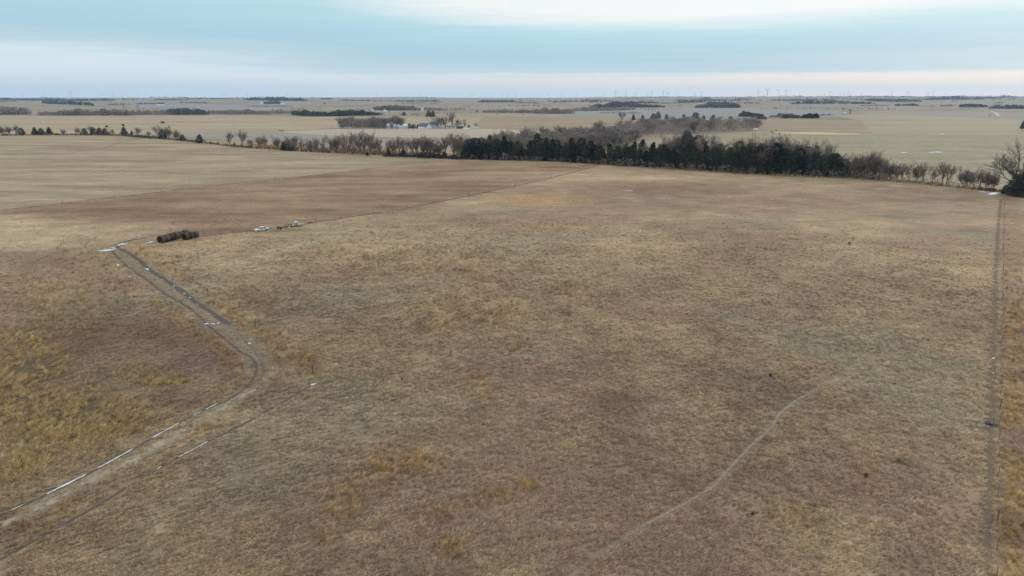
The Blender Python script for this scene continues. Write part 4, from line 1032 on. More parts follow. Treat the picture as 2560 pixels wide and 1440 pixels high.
# grey thickets filling the floor of the woods
for poly_px, n, seed, h0, h1, lab in [([(1175, 376), (1330, 354), (1480, 343), (1580, 340), (1600, 352), (1540, 372), (1420, 386), (1250, 393)], 2300, 61, 3.0, 9.5, 'grey thicket on the floor of the creek woodland'),
        ([(1480, 338), (1560, 321), (1660, 315), (1880, 309), (1903, 325), (1800, 331), (1690, 339), (1590, 342)], 1900, 62, 3.0, 10.5, 'grey thicket on the floor of the thick grove'),
        ([(846, 322), (1000, 322), (1002, 314), (860, 314)], 700, 63, 3.0, 9.5, 'grey thicket on the floor of the farm shelterbelt')]:
    P_ = in_region(poly_px, n, seed); rg_ = np.random.RandomState(seed)
    blob_mesh('undergrowth', np.array([q.x for q in P_]), np.array([q.y for q in P_]), rg_.uniform(h0, h1, n), 'twig_grey', lab, rg_, 16, .22, .4, True)

# thin far hedgerows along the section lines, and lone far trees past counting
hr = np.random.RandomState(77)
ga = np.array((-0.86, 0.51)); gb = np.array((0.51, 0.86))
for j in range(64):
    D = math.exp(hr.uniform(math.log(1500), math.log(9500))); az = hr.uniform(-.66, .66)
    c0_ = np.array((math.sin(az), math.cos(az))) * D
    if any(inside(c0_[:1], c0_[1:], poly)[0] for n_, m_, poly in polys): continue
    L = hr.uniform(120, 260) * (D / 2500) ** .6
    dd = ga if hr.uniform() < .7 else gb
    n = int(hr.uniform(14, 44)); s_ = hr.uniform(-.5, .5, n)
    X = c0_[0] + dd[0] * s_ * L + hr.normal(0, 6, n); Y = c0_[1] + dd[1] * s_ * L + hr.normal(0, 6, n)
    hh = hr.uniform(2.5, 8.5, n) * hr.uniform(.6, 1.1)
    blob_mesh('far_hedgerow', X, Y, hh, ['twig_grey', 'twig_dark', 'far_dark'][j % 3], 'thin far hedgerow across the distant fields', hr, 18, .3, .5)
n = 260
D = np.exp(hr.uniform(math.log(1400), math.log(9000), n)); az = hr.uniform(-.68, .68, n)
X, Y = D * np.sin(az), D * np.cos(az); ok = np.ones(n, bool)
for n_, m_, poly in polys: ok &= ~inside(X, Y, poly)
X, Y = X[ok], Y[ok]
blob_mesh('far_scrub', X, Y, hr.uniform(1.5, 6.0, len(X)), 'twig_dark', 'scattered far bushes and lone trees dotting the plain', hr, 18, .3, .6)

for j in range(44):
    az = hr.uniform(-.66, .68) if j % 2 else hr.uniform(.1, .68)
    D = hr.uniform(4000, 11800); c0_ = np.array((math.sin(az), math.cos(az))) * D
    L = hr.uniform(250, 1100); dd = ga if hr.uniform() < .75 else gb
    n = int(L / 9); s_ = hr.uniform(-.5, .5, n)
    X = c0_[0] + dd[0] * s_ * L + hr.normal(0, 25, n); Y = c0_[1] + dd[1] * s_ * L + hr.normal(0, 25, n)
    hh = hr.uniform(6, 13, n) * (0.5 + fbm(s_ * L / 120, s_ * 0, 400 + j, 3))
    blob_mesh('far_wood', X, Y, hh, 'far_dark', 'distant dark wood low on the horizon', hr, 14, .34, .6)

scatter_thicket('undergrowth', [(775, 379), (900, 385), (1050, 392), (1165, 397)], 300, 1.5, 4.6, 5, 'twig', 'bare brushy thicket merging the hedgerow trees', 71, 16, .24, True)
scatter_thicket('undergrowth', [(560, 364), (700, 374), (790, 380)], 70, 1.2, 3.0, 4, 'twig', 'bare brush between the sparse hedgerow trees', 72, 16, .24, True)
scatter_thicket('undergrowth', [(2118, 444), (2180, 448), (2232, 451)], 140, 2.0, 5.5, 4, 'twig', 'bare thicket beside the end of the cedar belt', 73, 16, .24, True)
scatter_thicket('undergrowth', [(2232, 451), (2380, 464), (2495, 478)], 110, .8, 2.4, 3, 'twig', 'bare brush between the right hedgerow trees', 74, 16, .24, True)
scatter_thicket('undergrowth', [(1160, 398), (1400, 406), (1640, 421), (1900, 438), (2115, 446)], 330, .8, 3.6, 3, 'twig', 'bare brown brush along the front of the cedar belt', 75, 16, .26, True)

# ------------------------------------------------------------------ old snow lying in hollows and ruts
def snow_patch(cx, cy, rx, ry, label, seed, rot=None):
    c = G(cx, cy); a = (G(cx + rx, cy) - G(cx - rx, cy)).xy * 0.5; b = (G(cx, cy - ry) - G(cx, cy + ry)).xy * 0.5
    if rot: a = (G(*rot[1]) - G(*rot[0])).xy * 0.5; b = Vector((-a.y, a.x)).normalized() * b.length
    rg = np.random.RandomState(seed); n = 22; ph = rg.uniform(0, 6.28, 4)
    vs, ed = [], []
    for k, (f, z) in enumerate(((0.0, .10), (0.45, .09), (0.8, .065), (1.0, .012))):
        for i in range(n):
            t = 6.28318 * i / n
            w_ = 1 + 0.28 * math.sin(2 * t + ph[0]) + 0.2 * math.sin(3 * t + ph[1]) + 0.16 * math.sin(5 * t + ph[2]) + 0.10 * math.sin(9 * t + ph[3])
            q = c.xy + (a * math.cos(t) + b * math.sin(t)) * f * w_ * 1.1; ed.append(f)
            vs.append((q.x, q.y, hz(q.x, q.y) + z * min(1.0, b.length / .8 + .3) + c.xy.length * .0003))
    fs = [(k * n + i, k * n + (i + 1) % n, (k + 1) * n + (i + 1) % n, (k + 1) * n + i) for k in range(3) for i in range(n)]
    mb = MB(); mb.add(vs, fs)
    near_ = c.xy.length < 330
    o = mb.build('snow_patch', M['snow_near' if near_ else 'snow'], None, True)
    at = o.data.attributes.new('edge', 'FLOAT', 'POINT'); at.data.foreach_set('value', np.array(ed, np.float32))
    return setp(o, label, None, None, 'stuff')

def snow_streak(line, p0, p1, width, label, seed, cover=0.6):
    """Broken ribbon of snow in a wheel rut."""
    a, b = G(*p0), G(*p1)
    i0 = min(range(len(line)), key=lambda i: (line[i].xy - a.xy).length); i1 = min(range(len(line)), key=lambda i: (line[i].xy - b.xy).length)
    if i0 > i1: i0, i1 = i1, i0
    pts_ = []
    for p, q in zip(line[i0:i1], line[i0 + 1:i1 + 1]):
        for k in range(3): pts_.append(p.lerp(q, k / 3))
    mb = MB(); run = []
    def flush():
        if len(run) > 2:
            vs, m = [], len(run)
            for i, (p, wv, nr) in enumerate(run):
                e = wv * min(1, 0.2 + 1.2 * i / 2) * min(1, 0.2 + 1.2 * (m - 1 - i) / 2)
                for s, z in ((-1, .045), (-.4, .085), (.4, .085), (1, .045)):
                    q = p.xy + nr * s * e * .5; vs.append((q.x, q.y, p.z + z + p.xy.length * .0002))
            mb.add(vs, [(i * 4 + j, i * 4 + j + 1, i * 4 + j + 5, i * 4 + j + 4) for i in range(m - 1) for j in range(3)])
        run.clear()
    for i, p in enumerate(pts_[1:-1]):
        d = (pts_[i + 2].xy - pts_[i].xy); d = d.normalized() if d.length > 1e-6 else Vector((0, 1))
        v = float(fbm(np.array([i * .16]), np.array([seed * 7.3]), seed, 3)[0]); v2 = float(vnoise(i * .5, seed, 5))
        if v > 1 - cover - .12: run.append((p, width * (.5 + .9 * v2), Vector((d.y, -d.x))))
        else: flush()
    flush()
    if mb.v:
        o = mb.build('snow_streak', M['snow_near'], None, True)
        at = o.data.attributes.new('edge', 'FLOAT', 'POINT'); at.data.foreach_set('value', np.array([(.95, .25, .25, .95)[i % 4] for i in range(len(mb.v))], np.float32))
        setp(o, label, None, None, 'stuff')

for i, (cx, cy, rx, ry, lb, rot) in enumerate([
    (266, 627, 26, 3.6, 'largest snow patch beside the top of the track', ((240, 631), (292, 622))), (283, 621, 6, 2, 'small snow patch at the head of the track', None), (304, 612, 22, 1.6, 'thin snow streak where the track turns to the bales', ((286, 617), (322, 606))),
    (296, 664, 7, 2.0, 'small snow patch left of the upper track', None), (368, 674, 6, 3.0, 'small snow patch in the rut below the bales', None), (374, 607, 14, 1.3, 'thin snow streak in front of the first bale', ((360, 610), (392, 602))), (348, 591, 5, 1.2, 'tiny snow patch left of the bales', None),
    (324, 692, 5, 1.2, 'faint snow patch in the track middle', None), (436, 716, 4, 1.4, 'first snow speck in the dark rut', None), (461, 735, 4, 1.5, 'second snow speck in the dark rut', None), (475, 745, 4, 1.2, 'third snow speck in the dark rut', None), (494, 762, 3, 1.0, 'fourth snow speck in the dark rut', None),
    (517, 811, 6, 2.6, 'left snow patch crossing the track above the bend', None), (533, 811, 7, 2.4, 'middle snow patch crossing the track above the bend', None), (545, 809, 4, 1.6, 'right snow patch crossing the track above the bend', None), (624, 860, 6, 2.6, 'snow patch at the track edge above the bend', None), (840, 911, 7, 1.8, 'small bright snow patch alone in the pasture', None), (682, 921, 4, 1.6, 'tiny snow patch inside the bend', None), (783, 962, 9, 2.0, 'snow sliver below the rusty post', ((774, 967), (792, 958))),
    (2483, 897, 7, 2.0, 'snow patch against the long fence', None), (2483, 934, 4, 1.6, 'tiny snow patch against the long fence', None), (2484, 485, 26, 4.2, 'large snow patch at the corner under the cedars', None), (2458, 481, 18, 1.6, 'thin end of the corner snow', None), (1884, 435.5, 12, 1.3, 'snow sliver at the foot of the cedar belt', None),
    (2340, 381, 15, .9, 'snow streak in the green field', None), (2260, 382, 8, 0.5, 'thin snow streak in the green field', None), (2355, 336, 5, 0.5, 'faint snow patch far in the green field', None), (860, 319, 18, 1.2, 'snow drift at the left of the farm shelterbelt', None), (400, 263, 7, 0.8, 'far snow patch in the left grey field', None), (2026, 292.6, 8, .8, 'far snow patch beside the evergreen shelterbelt', None), (2113, 283, 3, .7, 'far snow patch on the lone tree road', None), (1170, 320.6, 22, .8, 'snow line along the farmyard edge', None)]):
    snow_patch(cx, cy, rx, ry, lb, 300 + i, rot)
snow_streak(PATHS['rut_a'], (108, 1241), (228, 1182), .32, 'bright snow ribbon in the long rut, lowest stretch', 3, .80)
snow_streak(PATHS['rut_a'], (236, 1178), (338, 1120), .26, 'bright snow ribbon in the long rut, second stretch', 4, .64)
snow_streak(PATHS['rut_a'], (370, 1098), (452, 1056), .26, 'bright snow ribbon in the long rut, third stretch', 5, .64)
snow_streak(PATHS['rut_a'], (480, 1042), (548, 1006), .17, 'bright snow ribbon in the long rut, upper stretch', 6, .52)
snow_streak(PATHS['rut_a'], (20, 1281), (70, 1260), .16, 'thin snow specks in the long rut near the edge', 9, .5)
snow_streak(PATHS['rut_b'], (385, 1178), (410, 1164), .22, 'lowest snow bit in the lower grey rut', 7, .75)
snow_streak(PATHS['rut_b'], (440, 1146), (532, 1098), .16, 'snow bits in the lower grey rut', 8, .46)

# ------------------------------------------------------------------ fences
def resample(line, step):
    xy = np.array([(p.x, p.y) for p in line]); sl = np.concatenate([[0], np.cumsum(np.hypot(*np.diff(xy, axis=0).T))])
    s = np.arange(0, sl[-1] + .01, step)
    X, Y = np.interp(s, sl, xy[:, 0]), np.interp(s, sl, xy[:, 1])
    return [Vector((float(a), float(b), float(c))) for a, b, c in zip(X, Y, height(X, Y))]

def post_mesh(kind, h, r, seed):
    rg = random.Random(seed); mb = MB()
    if kind == 'wood':
        mb.tube([(0, 0, -.4), (rg.gauss(0, .01), 0, h * .5), (rg.gauss(0, .02), rg.gauss(0, .02), h), (rg.gauss(0, .02), 0, h + r * .25)], [r * 1.05, r, r * .93, r * .5], 8)
        return mb.mesh('post', M['post_wood'])
    # steel T-post: a flange and a web
    mb.box(-r, r, -.008, .008, -.4, h); mb.box(-.009, .009, .008, r * 1.3, -.4, h - .02)
    for k in range(int(h / .12)): mb.box(-.012, .012, -.022, -.008, .1 + k * .12, .13 + k * .12)
    return mb.mesh('post', M['post_rust' if kind == 'rust' else 'post_steel'])

def fence(spots, kinds, label, wires=4, h=1.3, seed=1, group='wire fences', r=None):
    f = empty('fence', spots[0])
    setp(f, label, 'fence', group)
    rg = random.Random(seed); cache = {}
    tops = []
    for i, p in enumerate(spots):
        k = kinds(i); rad = r or (.075 if k == 'wood' else .028)
        if (k, i % 3) not in cache: cache[(k, i % 3)] = post_mesh(k, h, rad, seed * 10 + i % 3)
        o = put_mesh('post', cache[(k, i % 3)], f)
        o.location = p - spots[0]
        o.rotation_euler = (rg.gauss(0, .03), rg.gauss(0, .03), rg.uniform(0, 6.28) if k == 'wood' else math.atan2((spots[-1] - spots[0]).y, (spots[-1] - spots[0]).x))
        tops.append(p - spots[0])
    for wv in range(wires):
        z = h * (0.32 + 0.62 * wv / max(wires - 1, 1)); mb = MB()
        pts_ = []
        for a, b in zip(tops, tops[1:]):
            pts_ += [a + Vector((0, 0, z)), a.lerp(b, .5) + Vector((0, 0, z - .03 - rg.random() * .03))]
        pts_.append(tops[-1] + Vector((0, 0, z)))
        mb.tube(pts_, [.005] * len(pts_), 3, False)
        mb.build('wire', M['wire'], f)
    return f

fence(FL['left'], lambda i: 'wood' if i == len(FL['left']) - 1 else 'steel', 'wire fence on steel posts left of the track, ending in a grey wooden post', 3, 1.45, 2)
fence(FL['left_turn'], lambda i: 'wood' if i == 0 else 'steel', 'wire fence running from the grey wooden post along the tall yellow grass', 3, 1.45, 3)
fence(FL['right_of_track'], lambda i: 'rust' if i == 0 else 'steel', 'wire fence right of the track, starting at a rusty post', 3, 1.4, 4, r=.05)
fence(resample(FENCE_E, 4.6), lambda i: 'wood' if i % 6 == 2 else 'steel', 'long straight wire fence along the golden strip at right', 4, 1.3, 5)
fence(resample(PATHS['row_mid'], 7.0), lambda i: 'wood' if i % 5 == 0 else 'steel', 'wire fence running from the bales past the wrecks to the trees', 3, 1.2, 6)
fence(resample(PATHS['row_left'][4:], 9.0), lambda i: 'wood' if i % 5 == 0 else 'steel', 'wire fence between the mown field and the brown field', 3, 1.2, 7)
fence(resample(line_px([(1640, 423), (1900, 440), (2120, 447), (2300, 460), (2490, 481)]), 8.0), lambda i: 'wood', 'wooden post fence at the foot of the cedar belt', 3, 1.35, 8)
fence(resample(line_px([(400, 351), (590, 369), (780, 383), (1000, 394)]), 9.0), lambda i: 'wood' if i % 3 else 'steel', 'wire fence below the left hedgerow', 3, 1.3, 9)

# ------------------------------------------------------------------ round bales
def make_bale(rad=.92, wid=1.62, seed=1):
    rg = random.Random(seed); n = 28
    ph = [rg.uniform(0, 6.28) for _ in range(3)]
    prof = [(-.5, .80), (-.465, .92), (-.38, .99), (-.2, .985), (-.05, 1.0), (.12, .985), (.3, 1.0), (.38, .99), (.465, .92), (.5, .80)]
    vs = []
    for u, f in prof:
        for k in range(n):
            t = 6.28318 * k / n
            r_ = rad * f * (1 + .012 * math.sin(3 * t + ph[0]) + .01 * math.sin(7 * t + ph[1] + u * 9))
            z = rad + r_ * math.sin(t) * (.95 if math.sin(t) < 0 else 1.0)
            vs.append((u * wid, r_ * math.cos(t) * 1.03, max(z - .03, -.02)))
    m = len(prof)
    fs = [(i * n + k, i * n + (k + 1) % n, (i + 1) * n + (k + 1) % n, (i + 1) * n + k) for i in range(m - 1) for k in range(n)]
    body = MB(); body.add(vs, fs)
    ends = []
    for s in (-1, 1):
        e = MB(); rings = []
        for j, (f, d) in enumerate(((.80, 0), (.66, .03), (.5, .0), (.3, .035), (.1, .01))):
            for k in range(n):
                t = 6.28318 * k / n
                rings.append((s * (wid * .5 + .004 - d + .02 * rg.random()), rad * f * math.cos(t + j * .3) * 1.03, max(rad + rad * f * math.sin(t + j * .3) * .97 - .03, -.01)))
        fs = [(j * n + k, j * n + (k + 1) % n, (j + 1) * n + (k + 1) % n, (j + 1) * n + k) for j in range(4) for k in range(n)] + [tuple(4 * n + k for k in range(n))]
        e.add(rings, fs); ends.append(e.mesh('end_face', M['bale_end'], True))
    return body.mesh('body', M['bale'], True), ends
bales = [make_bale(.98, 1.30, s) for s in (1, 2, 3)]
row_dir = (G(760, 560) - G(490, 591)).xy.normalized()
RZ = math.atan2(row_dir.y, row_dir.x)
def put_bale(p, lb, k, drz, sc=1.0):
    t = empty('round_bale', (p.x, p.y, hz(p.x, p.y)), RZB + drz, sc)
    setp(t, lb, 'hay bale', 'weathered round bales')
    put_mesh('body', bales[k][0], t)
    for e in bales[k][1]: put_mesh('end_face', e, t)
b0 = G(405, 607); b1 = G(464, 592.5); dirA = (b1.xy - b0.xy) / 5.0; RZB = math.atan2(dirA.y, dirA.x)
names_a = ['first dark round bale of the long row, its end face towards the track', 'second round bale of the long row', 'third round bale of the long row', 'fourth round bale of the long row', 'fifth round bale of the long row', 'sixth and last round bale of the long row']
for i, lb in enumerate(names_a):
    q = b0.xy + dirA * (i + trng.uniform(-.04, .04)); put_bale(Vector((q.x, q.y, 0)), lb, i % 3, trng.uniform(-.07, .07), trng.uniform(.96, 1.04))
c0 = G(466, 599.5); dirB = (G(489, 594.5).xy - c0.xy) / 2.0
for i, lb in enumerate(['round bale leading the short front row, dark end face showing', 'middle round bale of the short front row', 'last pale round bale of the short front row']):
    q = c0.xy + dirB * i; put_bale(Vector((q.x, q.y, 0)), lb, (i + 1) % 3, trng.uniform(-.12, .12), 1.0 - .05 * i)

# ------------------------------------------------------------------ the wrecked vehicles
def wheel(parent, x, y, r=.31, wd=.2, flat=0.0):
    mb = MB(); n = 18
    mb.lathe([(r * .62, -wd / 2), (r * .95, -wd / 2), (r, -wd * .3), (r, wd * .3), (r * .95, wd / 2), (r * .62, wd / 2)], n, False)
    ty = mb.mesh('tyre', M['rubber'], True)
    rm = MB(); rm.lathe([(r * .64, -wd * .42), (r * .5, -wd * .36), (r * .2, -wd * .45), (r * .2, wd * .45), (r * .5, wd * .36), (r * .64, wd * .42)], n).mesh
    rim = MB(); rim.lathe([(r * .64, -wd * .42), (r * .5, -wd * .3), (r * .2, -wd * .42), (r * .05, -wd * .44), (r * .05, wd * .44), (r * .2, wd * .42), (r * .5, wd * .3), (r * .64, wd * .42)], n)
    w_ = put_mesh('wheel', ty, parent); w_.location = (x, y, r - flat); w_.rotation_euler = (math.pi / 2, 0, 0)
    rim.build('rim', M['rim'], w_, True)
    return w_

def arch(cx, r, x0, n=7, z0=.22):
    """Points of a wheel opening in a body outline, from front to rear."""
    return [(cx + r * math.cos(math.pi * k / n), z0 + r * math.sin(math.pi * k / n)) for k in range(n + 1)]

def quad_panel(pts, mat, name, parent, t=.012):
    a, b, c = (Vector(pts[0]), Vector(pts[1]), Vector(pts[2]))
    nrm = (b - a).cross(c - a).normalized() * t
    k = len(pts)
    vs = [tuple(Vector(p)) for p in pts] + [tuple(Vector(p) + nrm) for p in pts]
    mb = MB(); mb.add(vs, [tuple(range(k - 1, -1, -1)), tuple(range(k, 2 * k))] + [(i, (i + 1) % k, k + (i + 1) % k, k + i) for i in range(k)])
    return mb.build(name, mat, parent)

def sedan(p, rz):
    t = empty('sedan', p, rz); setp(t, 'chalky white wrecked sedan with rust, nearest the bales', 'car')
    # body, nose towards +x
    low = [(2.2, .30), (2.25, .48), (2.2, .66), (1.1, .86), (-1.35, .90), (-2.1, .84), (-2.2, .62), (-2.18, .32)] + [(-1.75, .24)] + arch(-1.3, .36, 0)[::-1] + [(-.8, .22), (.85, .22)] + arch(1.32, .36, 0)[::-1] + [(1.8, .24)]
    b = MB(); b.prism(low, -.84, .84)
    b.v = [(x, y * (1 - .10 * max(0, abs(x) - 1.5)) * (.96 if z > .8 else 1), z) for x, y, z in b.v]
    b.build('body', M['car_white'], t)
    # cabin
    c = MB()
    base = [(.95, .86), (-1.5, .88)]; top = [(.25, 1.38), (-.85, 1.38)]
    def ring(x0, x1, z, w_): return [(x0, -w_, z), (x0, w_, z), (x1, w_, z), (x1, -w_, z)]
    c.add(ring(.98, -1.55, .85, .77) + ring(.28, -.92, 1.36, .60) + ring(.2, -.85, 1.40, .55), [(0, 1, 5, 4), (1, 2, 6, 5), (2, 3, 7, 6), (3, 0, 4, 7), (4, 5, 9, 8), (5, 6, 10, 9), (6, 7, 11, 10), (7, 4, 8, 11), (8, 9, 10, 11)])
    c.build('cabin', M['car_white'], t)
    def lerp(u, v, f): return tuple(Vector(u).lerp(Vector(v), f))
    # glass, a touch proud of the cabin
    quad_panel([(.955, -.68, .89), (.955, .68, .89), (.32, .55, 1.335), (.32, -.55, 1.335)], M['car_glass'], 'windscreen', t)
    quad_panel([(-1.5, .68, .90), (-1.5, -.68, .90), (-.96, -.55, 1.335), (-.96, .55, 1.335)], M['car_glass'], 'rear_window', t)
    for s in (-1, 1):
        for x0, x1, u0, u1 in ((.72, -.28, .20, -.28), (-.36, -1.2, -.36, -.86)):
            q = [(x0, s * .752, .92), (x1, s * .752, .92), (u1, s * .628, 1.31), (u0, s * .628, 1.31)]
            quad_panel(q if s > 0 else q[::-1], M['car_glass'], 'side_window', t)
        quad_panel([(.70, s * .845, .34), (-.62, s * .845, .34), (-.62, s * .815, .80), (.70, s * .815, .80)][::1 if s > 0 else -1], M['car_white'], 'door', t)
        quad_panel([(-.70, s * .845, .34), (-.98, s * .845, .58), (-1.2, s * .815, .80), (-.70, s * .815, .80)][::1 if s > 0 else -1], M['car_rust'], 'rear_door', t)
        h = MB(); h.box(2.2, 2.24, s * .62 - .14, s * .62 + .14, .5, .62); h.build('headlight', M['glass_dark'], t)
        h = MB(); h.box(-2.24, -2.19, s * .66 - .12, s * .66 + .12, .6, .76); h.build('tail_light', M['red_iron'], t)
    bm_ = MB(); bm_.box(2.2, 2.32, -.8, .8, .30, .44); bm_.build('bumper', M['scrap'], t)
    g = MB(); g.box(2.21, 2.235, -.44, .44, .48, .62); g.build('grille', M['iron'], t)
    for x in (1.32, -1.3):
        for y in (-.74, .74): wheel(t, x, y, .30, .19, .07)
    return t

def pickup(p, rz):
    t = empty('pickup_truck', p, rz); setp(t, 'stripped white pickup wreck with missing bonnet and rust-red door', 'truck')
    fr_ = MB()
    for y in (-.42, .42): fr_.box(-2.5, 2.3, y - .06, y + .06, .42, .56)
    for x in (-2.4, -1.4, -.5, 1.2, 2.2): fr_.box(x - .05, x + .05, -.42, .42, .44, .54)
    fr_.build('chassis', M['iron'], t)
    low = [(.55, .45), (.55, 1.08), (-.95, 1.10), (-1.0, .45)]
    c = MB(); c.prism(low, -.88, .88); c.build('cab', M['car_white'], t)
    u = MB()
    def ring(x0, x1, z, w_): return [(x0, -w_, z), (x0, w_, z), (x1, w_, z), (x1, -w_, z)]
    u.add(ring(.5, -.97, 1.09, .84) + ring(.12, -.9, 1.66, .70) + ring(.02, -.82, 1.72, .62), [(0, 1, 5, 4), (1, 2, 6, 5), (2, 3, 7, 6), (3, 0, 4, 7), (4, 5, 9, 8), (5, 6, 10, 9), (6, 7, 11, 10), (7, 4, 8, 11), (8, 9, 10, 11)])
    u.build('cab_roof', M['car_white'], t)
    quad_panel([(.49, -.74, 1.14), (.49, .74, 1.14), (.155, .63, 1.62), (.155, -.63, 1.62)], M['car_glass'], 'windscreen', t)
    for s in (-1, 1):
        q = [(.30, s * .822, 1.16), (-.78, s * .822, 1.16), (-.74, s * .716, 1.60), (.08, s * .716, 1.60)]
        quad_panel(q if s > 0 else q[::-1], M['glass_dark'], 'side_window', t)
        q = [(.42, s * .882, .50), (-.72, s * .882, .50), (-.72, s * .882, 1.04), (.42, s * .882, 1.04)]
        quad_panel(q if s > 0 else q[::-1], M['car_rust'], 'door', t)
        # front wing with its wheel opening, the bonnet is gone
        wing = [(2.15, .5), (2.18, .88), (.58, 1.0), (.58, .5), (.9, .46)] + arch(1.45, .42, 0, 7, .4)[::-1] + [(2.0, .46)]
        f = MB(); f.prism(wing, s * .86 - .05, s * .86 + .02); f.build('front_wing', M['car_white'] if s > 0 else M['car_rust'], t)
        rw = [(-1.1, .6), (-1.1, 1.02), (-2.45, 1.0), (-2.5, .6), (-2.3, .52)] + arch(-1.75, .42, 0, 7, .42) + [(-1.25, .52)]
        f = MB(); f.prism(rw, s * .84 - .03, s * .84 + .03); f.build('bed_side', M['car_white'], t)
    e = MB(); e.box(.75, 1.75, -.36, .36, .5, .86); e.box(.9, 1.5, -.22, .22, .86, .98); e.tube([(.9, -.2, .98), (1.2, -.1, 1.08), (1.5, .1, 1.0)], [.06, .06, .06], 6); e.build('engine', M['iron'], t)
    g = MB(); g.box(2.12, 2.2, -.84, .84, .5, .86); g.build('grille', M['scrap'], t)
    bd = MB(); bd.box(-2.5, -1.05, -.8, .8, .58, .63); bd.build('bed_floor', M['scrap'], t)
    for x in (1.45, -1.75):
        for y in (-.76, .76): wheel(t, x, y, .36, .22, .06)
    return t

p = G(654, 577); sedan((p.x, p.y, p.z - .06), RZ + math.pi + .10).scale = (.92, .92, .9)
p = G(738, 566); pickup((p.x, p.y, p.z - .08), RZ + math.pi - .06).scale = (.9, .9, .85)

def truck_frame(p, rz):
    t = empty('truck_frame', p, rz); setp(t, 'dark rusted truck frame and axle lying between the two wrecks', 'scrap')
    r_ = MB()
    for y in (-.4, .4): r_.box(-1.7, 1.6, y - .06, y + .06, .34, .48)
    r_.build('rails', M['iron'], t); [None]
    c = MB()
    for x in (-1.5, -.3, .9, 1.5): c.box(x - .05, x + .05, -.42, .42, .36, .46)
    c.build('cross_member', M['iron'], t)
    a = MB(); a.tube([(-.9, -.85, .34), (-.9, .85, .34)], [.07, .07], 8); a.lathe([(.02, .2), (.2, .28), (.2, .42), (.02, .5)], 10); a.build('axle', M['iron'], t)
    wheel(t, -.9, -.8, .34, .2, .02); wheel(t, -.9, .8, .34, .2, .02)
    return t
p = G(707, 571.5); truck_frame(p, RZ + .15)
def scrap_sheet(px, py, L, W, rz, lb, mat='scrap', bend=.12):
    p = G(px, py); mb = MB(); n = 8; rg = random.Random(int(px))
    vs = []
    for j in range(5):
        for i in range(n + 1):
            vs.append((L * (i / n - .5), W * (j / 4 - .5), .06 + bend * math.sin(i / n * 6.3 + j) * .5 + bend * .5 + rg.uniform(0, .04)))
    vs += [(x, y, z - .02) for x, y, z in vs]
    k = 5 * (n + 1)
    fs = [(j * (n + 1) + i, j * (n + 1) + i + 1, (j + 1) * (n + 1) + i + 1, (j + 1) * (n + 1) + i) for j in range(4) for i in range(n)]
    fs += [tuple(k + q for q in reversed(f)) for f in fs[:]]
    mb.add(vs, fs); o = mb.build('scrap_sheet', M[mat]); o.location = p; o.rotation_euler = (0, 0, rz)
    return setp(o, lb, 'scrap metal', 'scrap beside the wrecks')
scrap_sheet(760, 561, 2.6, 1.2, RZ, 'grey scrap sheet behind the pickup wreck')
scrap_sheet(772, 558.5, 2.2, .5, RZ + .1, 'long thin dark scrap strip at the end of the wrecks', 'iron', .2)
scrap_sheet(706, 575, .9, .5, RZ + .4, 'small pale scrap panel in front of the rusted frame', 'roof_light', .15)
scrap_sheet(686, 573, .45, .35, RZ - .4, 'small white scrap piece left of the rusted frame', 'white_paint', .1)
scrap_sheet(669, 579, 1.0, .4, RZ + .2, 'bluish scrap strip on the grass below the sedan', 'galv', .1)
scrap_sheet(718, 569.5, 1.6, .5, RZ, 'pale fallen panel in front of the pickup wreck', 'car_white', .1)

# ------------------------------------------------------------------ single things on the pasture
def weed(px, py, hp, lb, seed):
    rg = random.Random(seed); p = G(px, py); h = hp * mpp(p) * .8
    t = empty('weed_clump', p, rg.uniform(0, 6)); setp(t, lb, 'weed', 'dark weed clumps on the pasture')
    st, lf = MB(), MB()
    for k in range(9):
        a = rg.uniform(0, 6.28); d = Vector((math.cos(a) * .45, math.sin(a) * .45, 1)).normalized()
        st.tube([(0, 0, -.03), tuple(d * h * .5), tuple(d * h * rg.uniform(.75, 1.0))], [.02, .014, .005], 4, False)
        for j in range(16):
            q = d * h * rg.uniform(.15, 1.0) + Vector((rg.gauss(0, .07), rg.gauss(0, .07), 0)) * h * 1.6
            u = Vector((rg.gauss(0, 1), rg.gauss(0, 1), rg.gauss(.4, .7))).normalized() * h * .22; v = u.cross(Vector((rg.gauss(0, 1), rg.gauss(0, 1), 1))).normalized() * h * .08
            lf.add([tuple(q - v), tuple(q + v), tuple(q + u)], [(0, 1, 2)])
    st.build('stem', M['weed'], t); lf.build('foliage', M['weed'], t)
for i, (x, y, h, lb) in enumerate([(1926, 942, 11, 'small dark weed clump near the head of the cattle path'), (2165, 1194, 13, 'dark brown weed clump above the dark oval patch'), (1881, 1290, 14, 'largest dark weed clump right of the cattle path'), (2321, 852, 7, 'small dark weed clump high in the right of the pasture'), (2123, 612, 9, 'thin dark weed clump in the far right of the pasture'), (2352, 1314, 7, 'faint dark weed clump near the lower right fence'), (1005, 949, 6, 'small dark weed clump in the middle left of the pasture'), (2512, 1340, 10, 'dark weed clump in the golden strip beyond the long fence'), (1230, 786, 6, 'tiny dark weed clump left of the dark hollow')]):
    weed(x, y, h, lb, 40 + i)

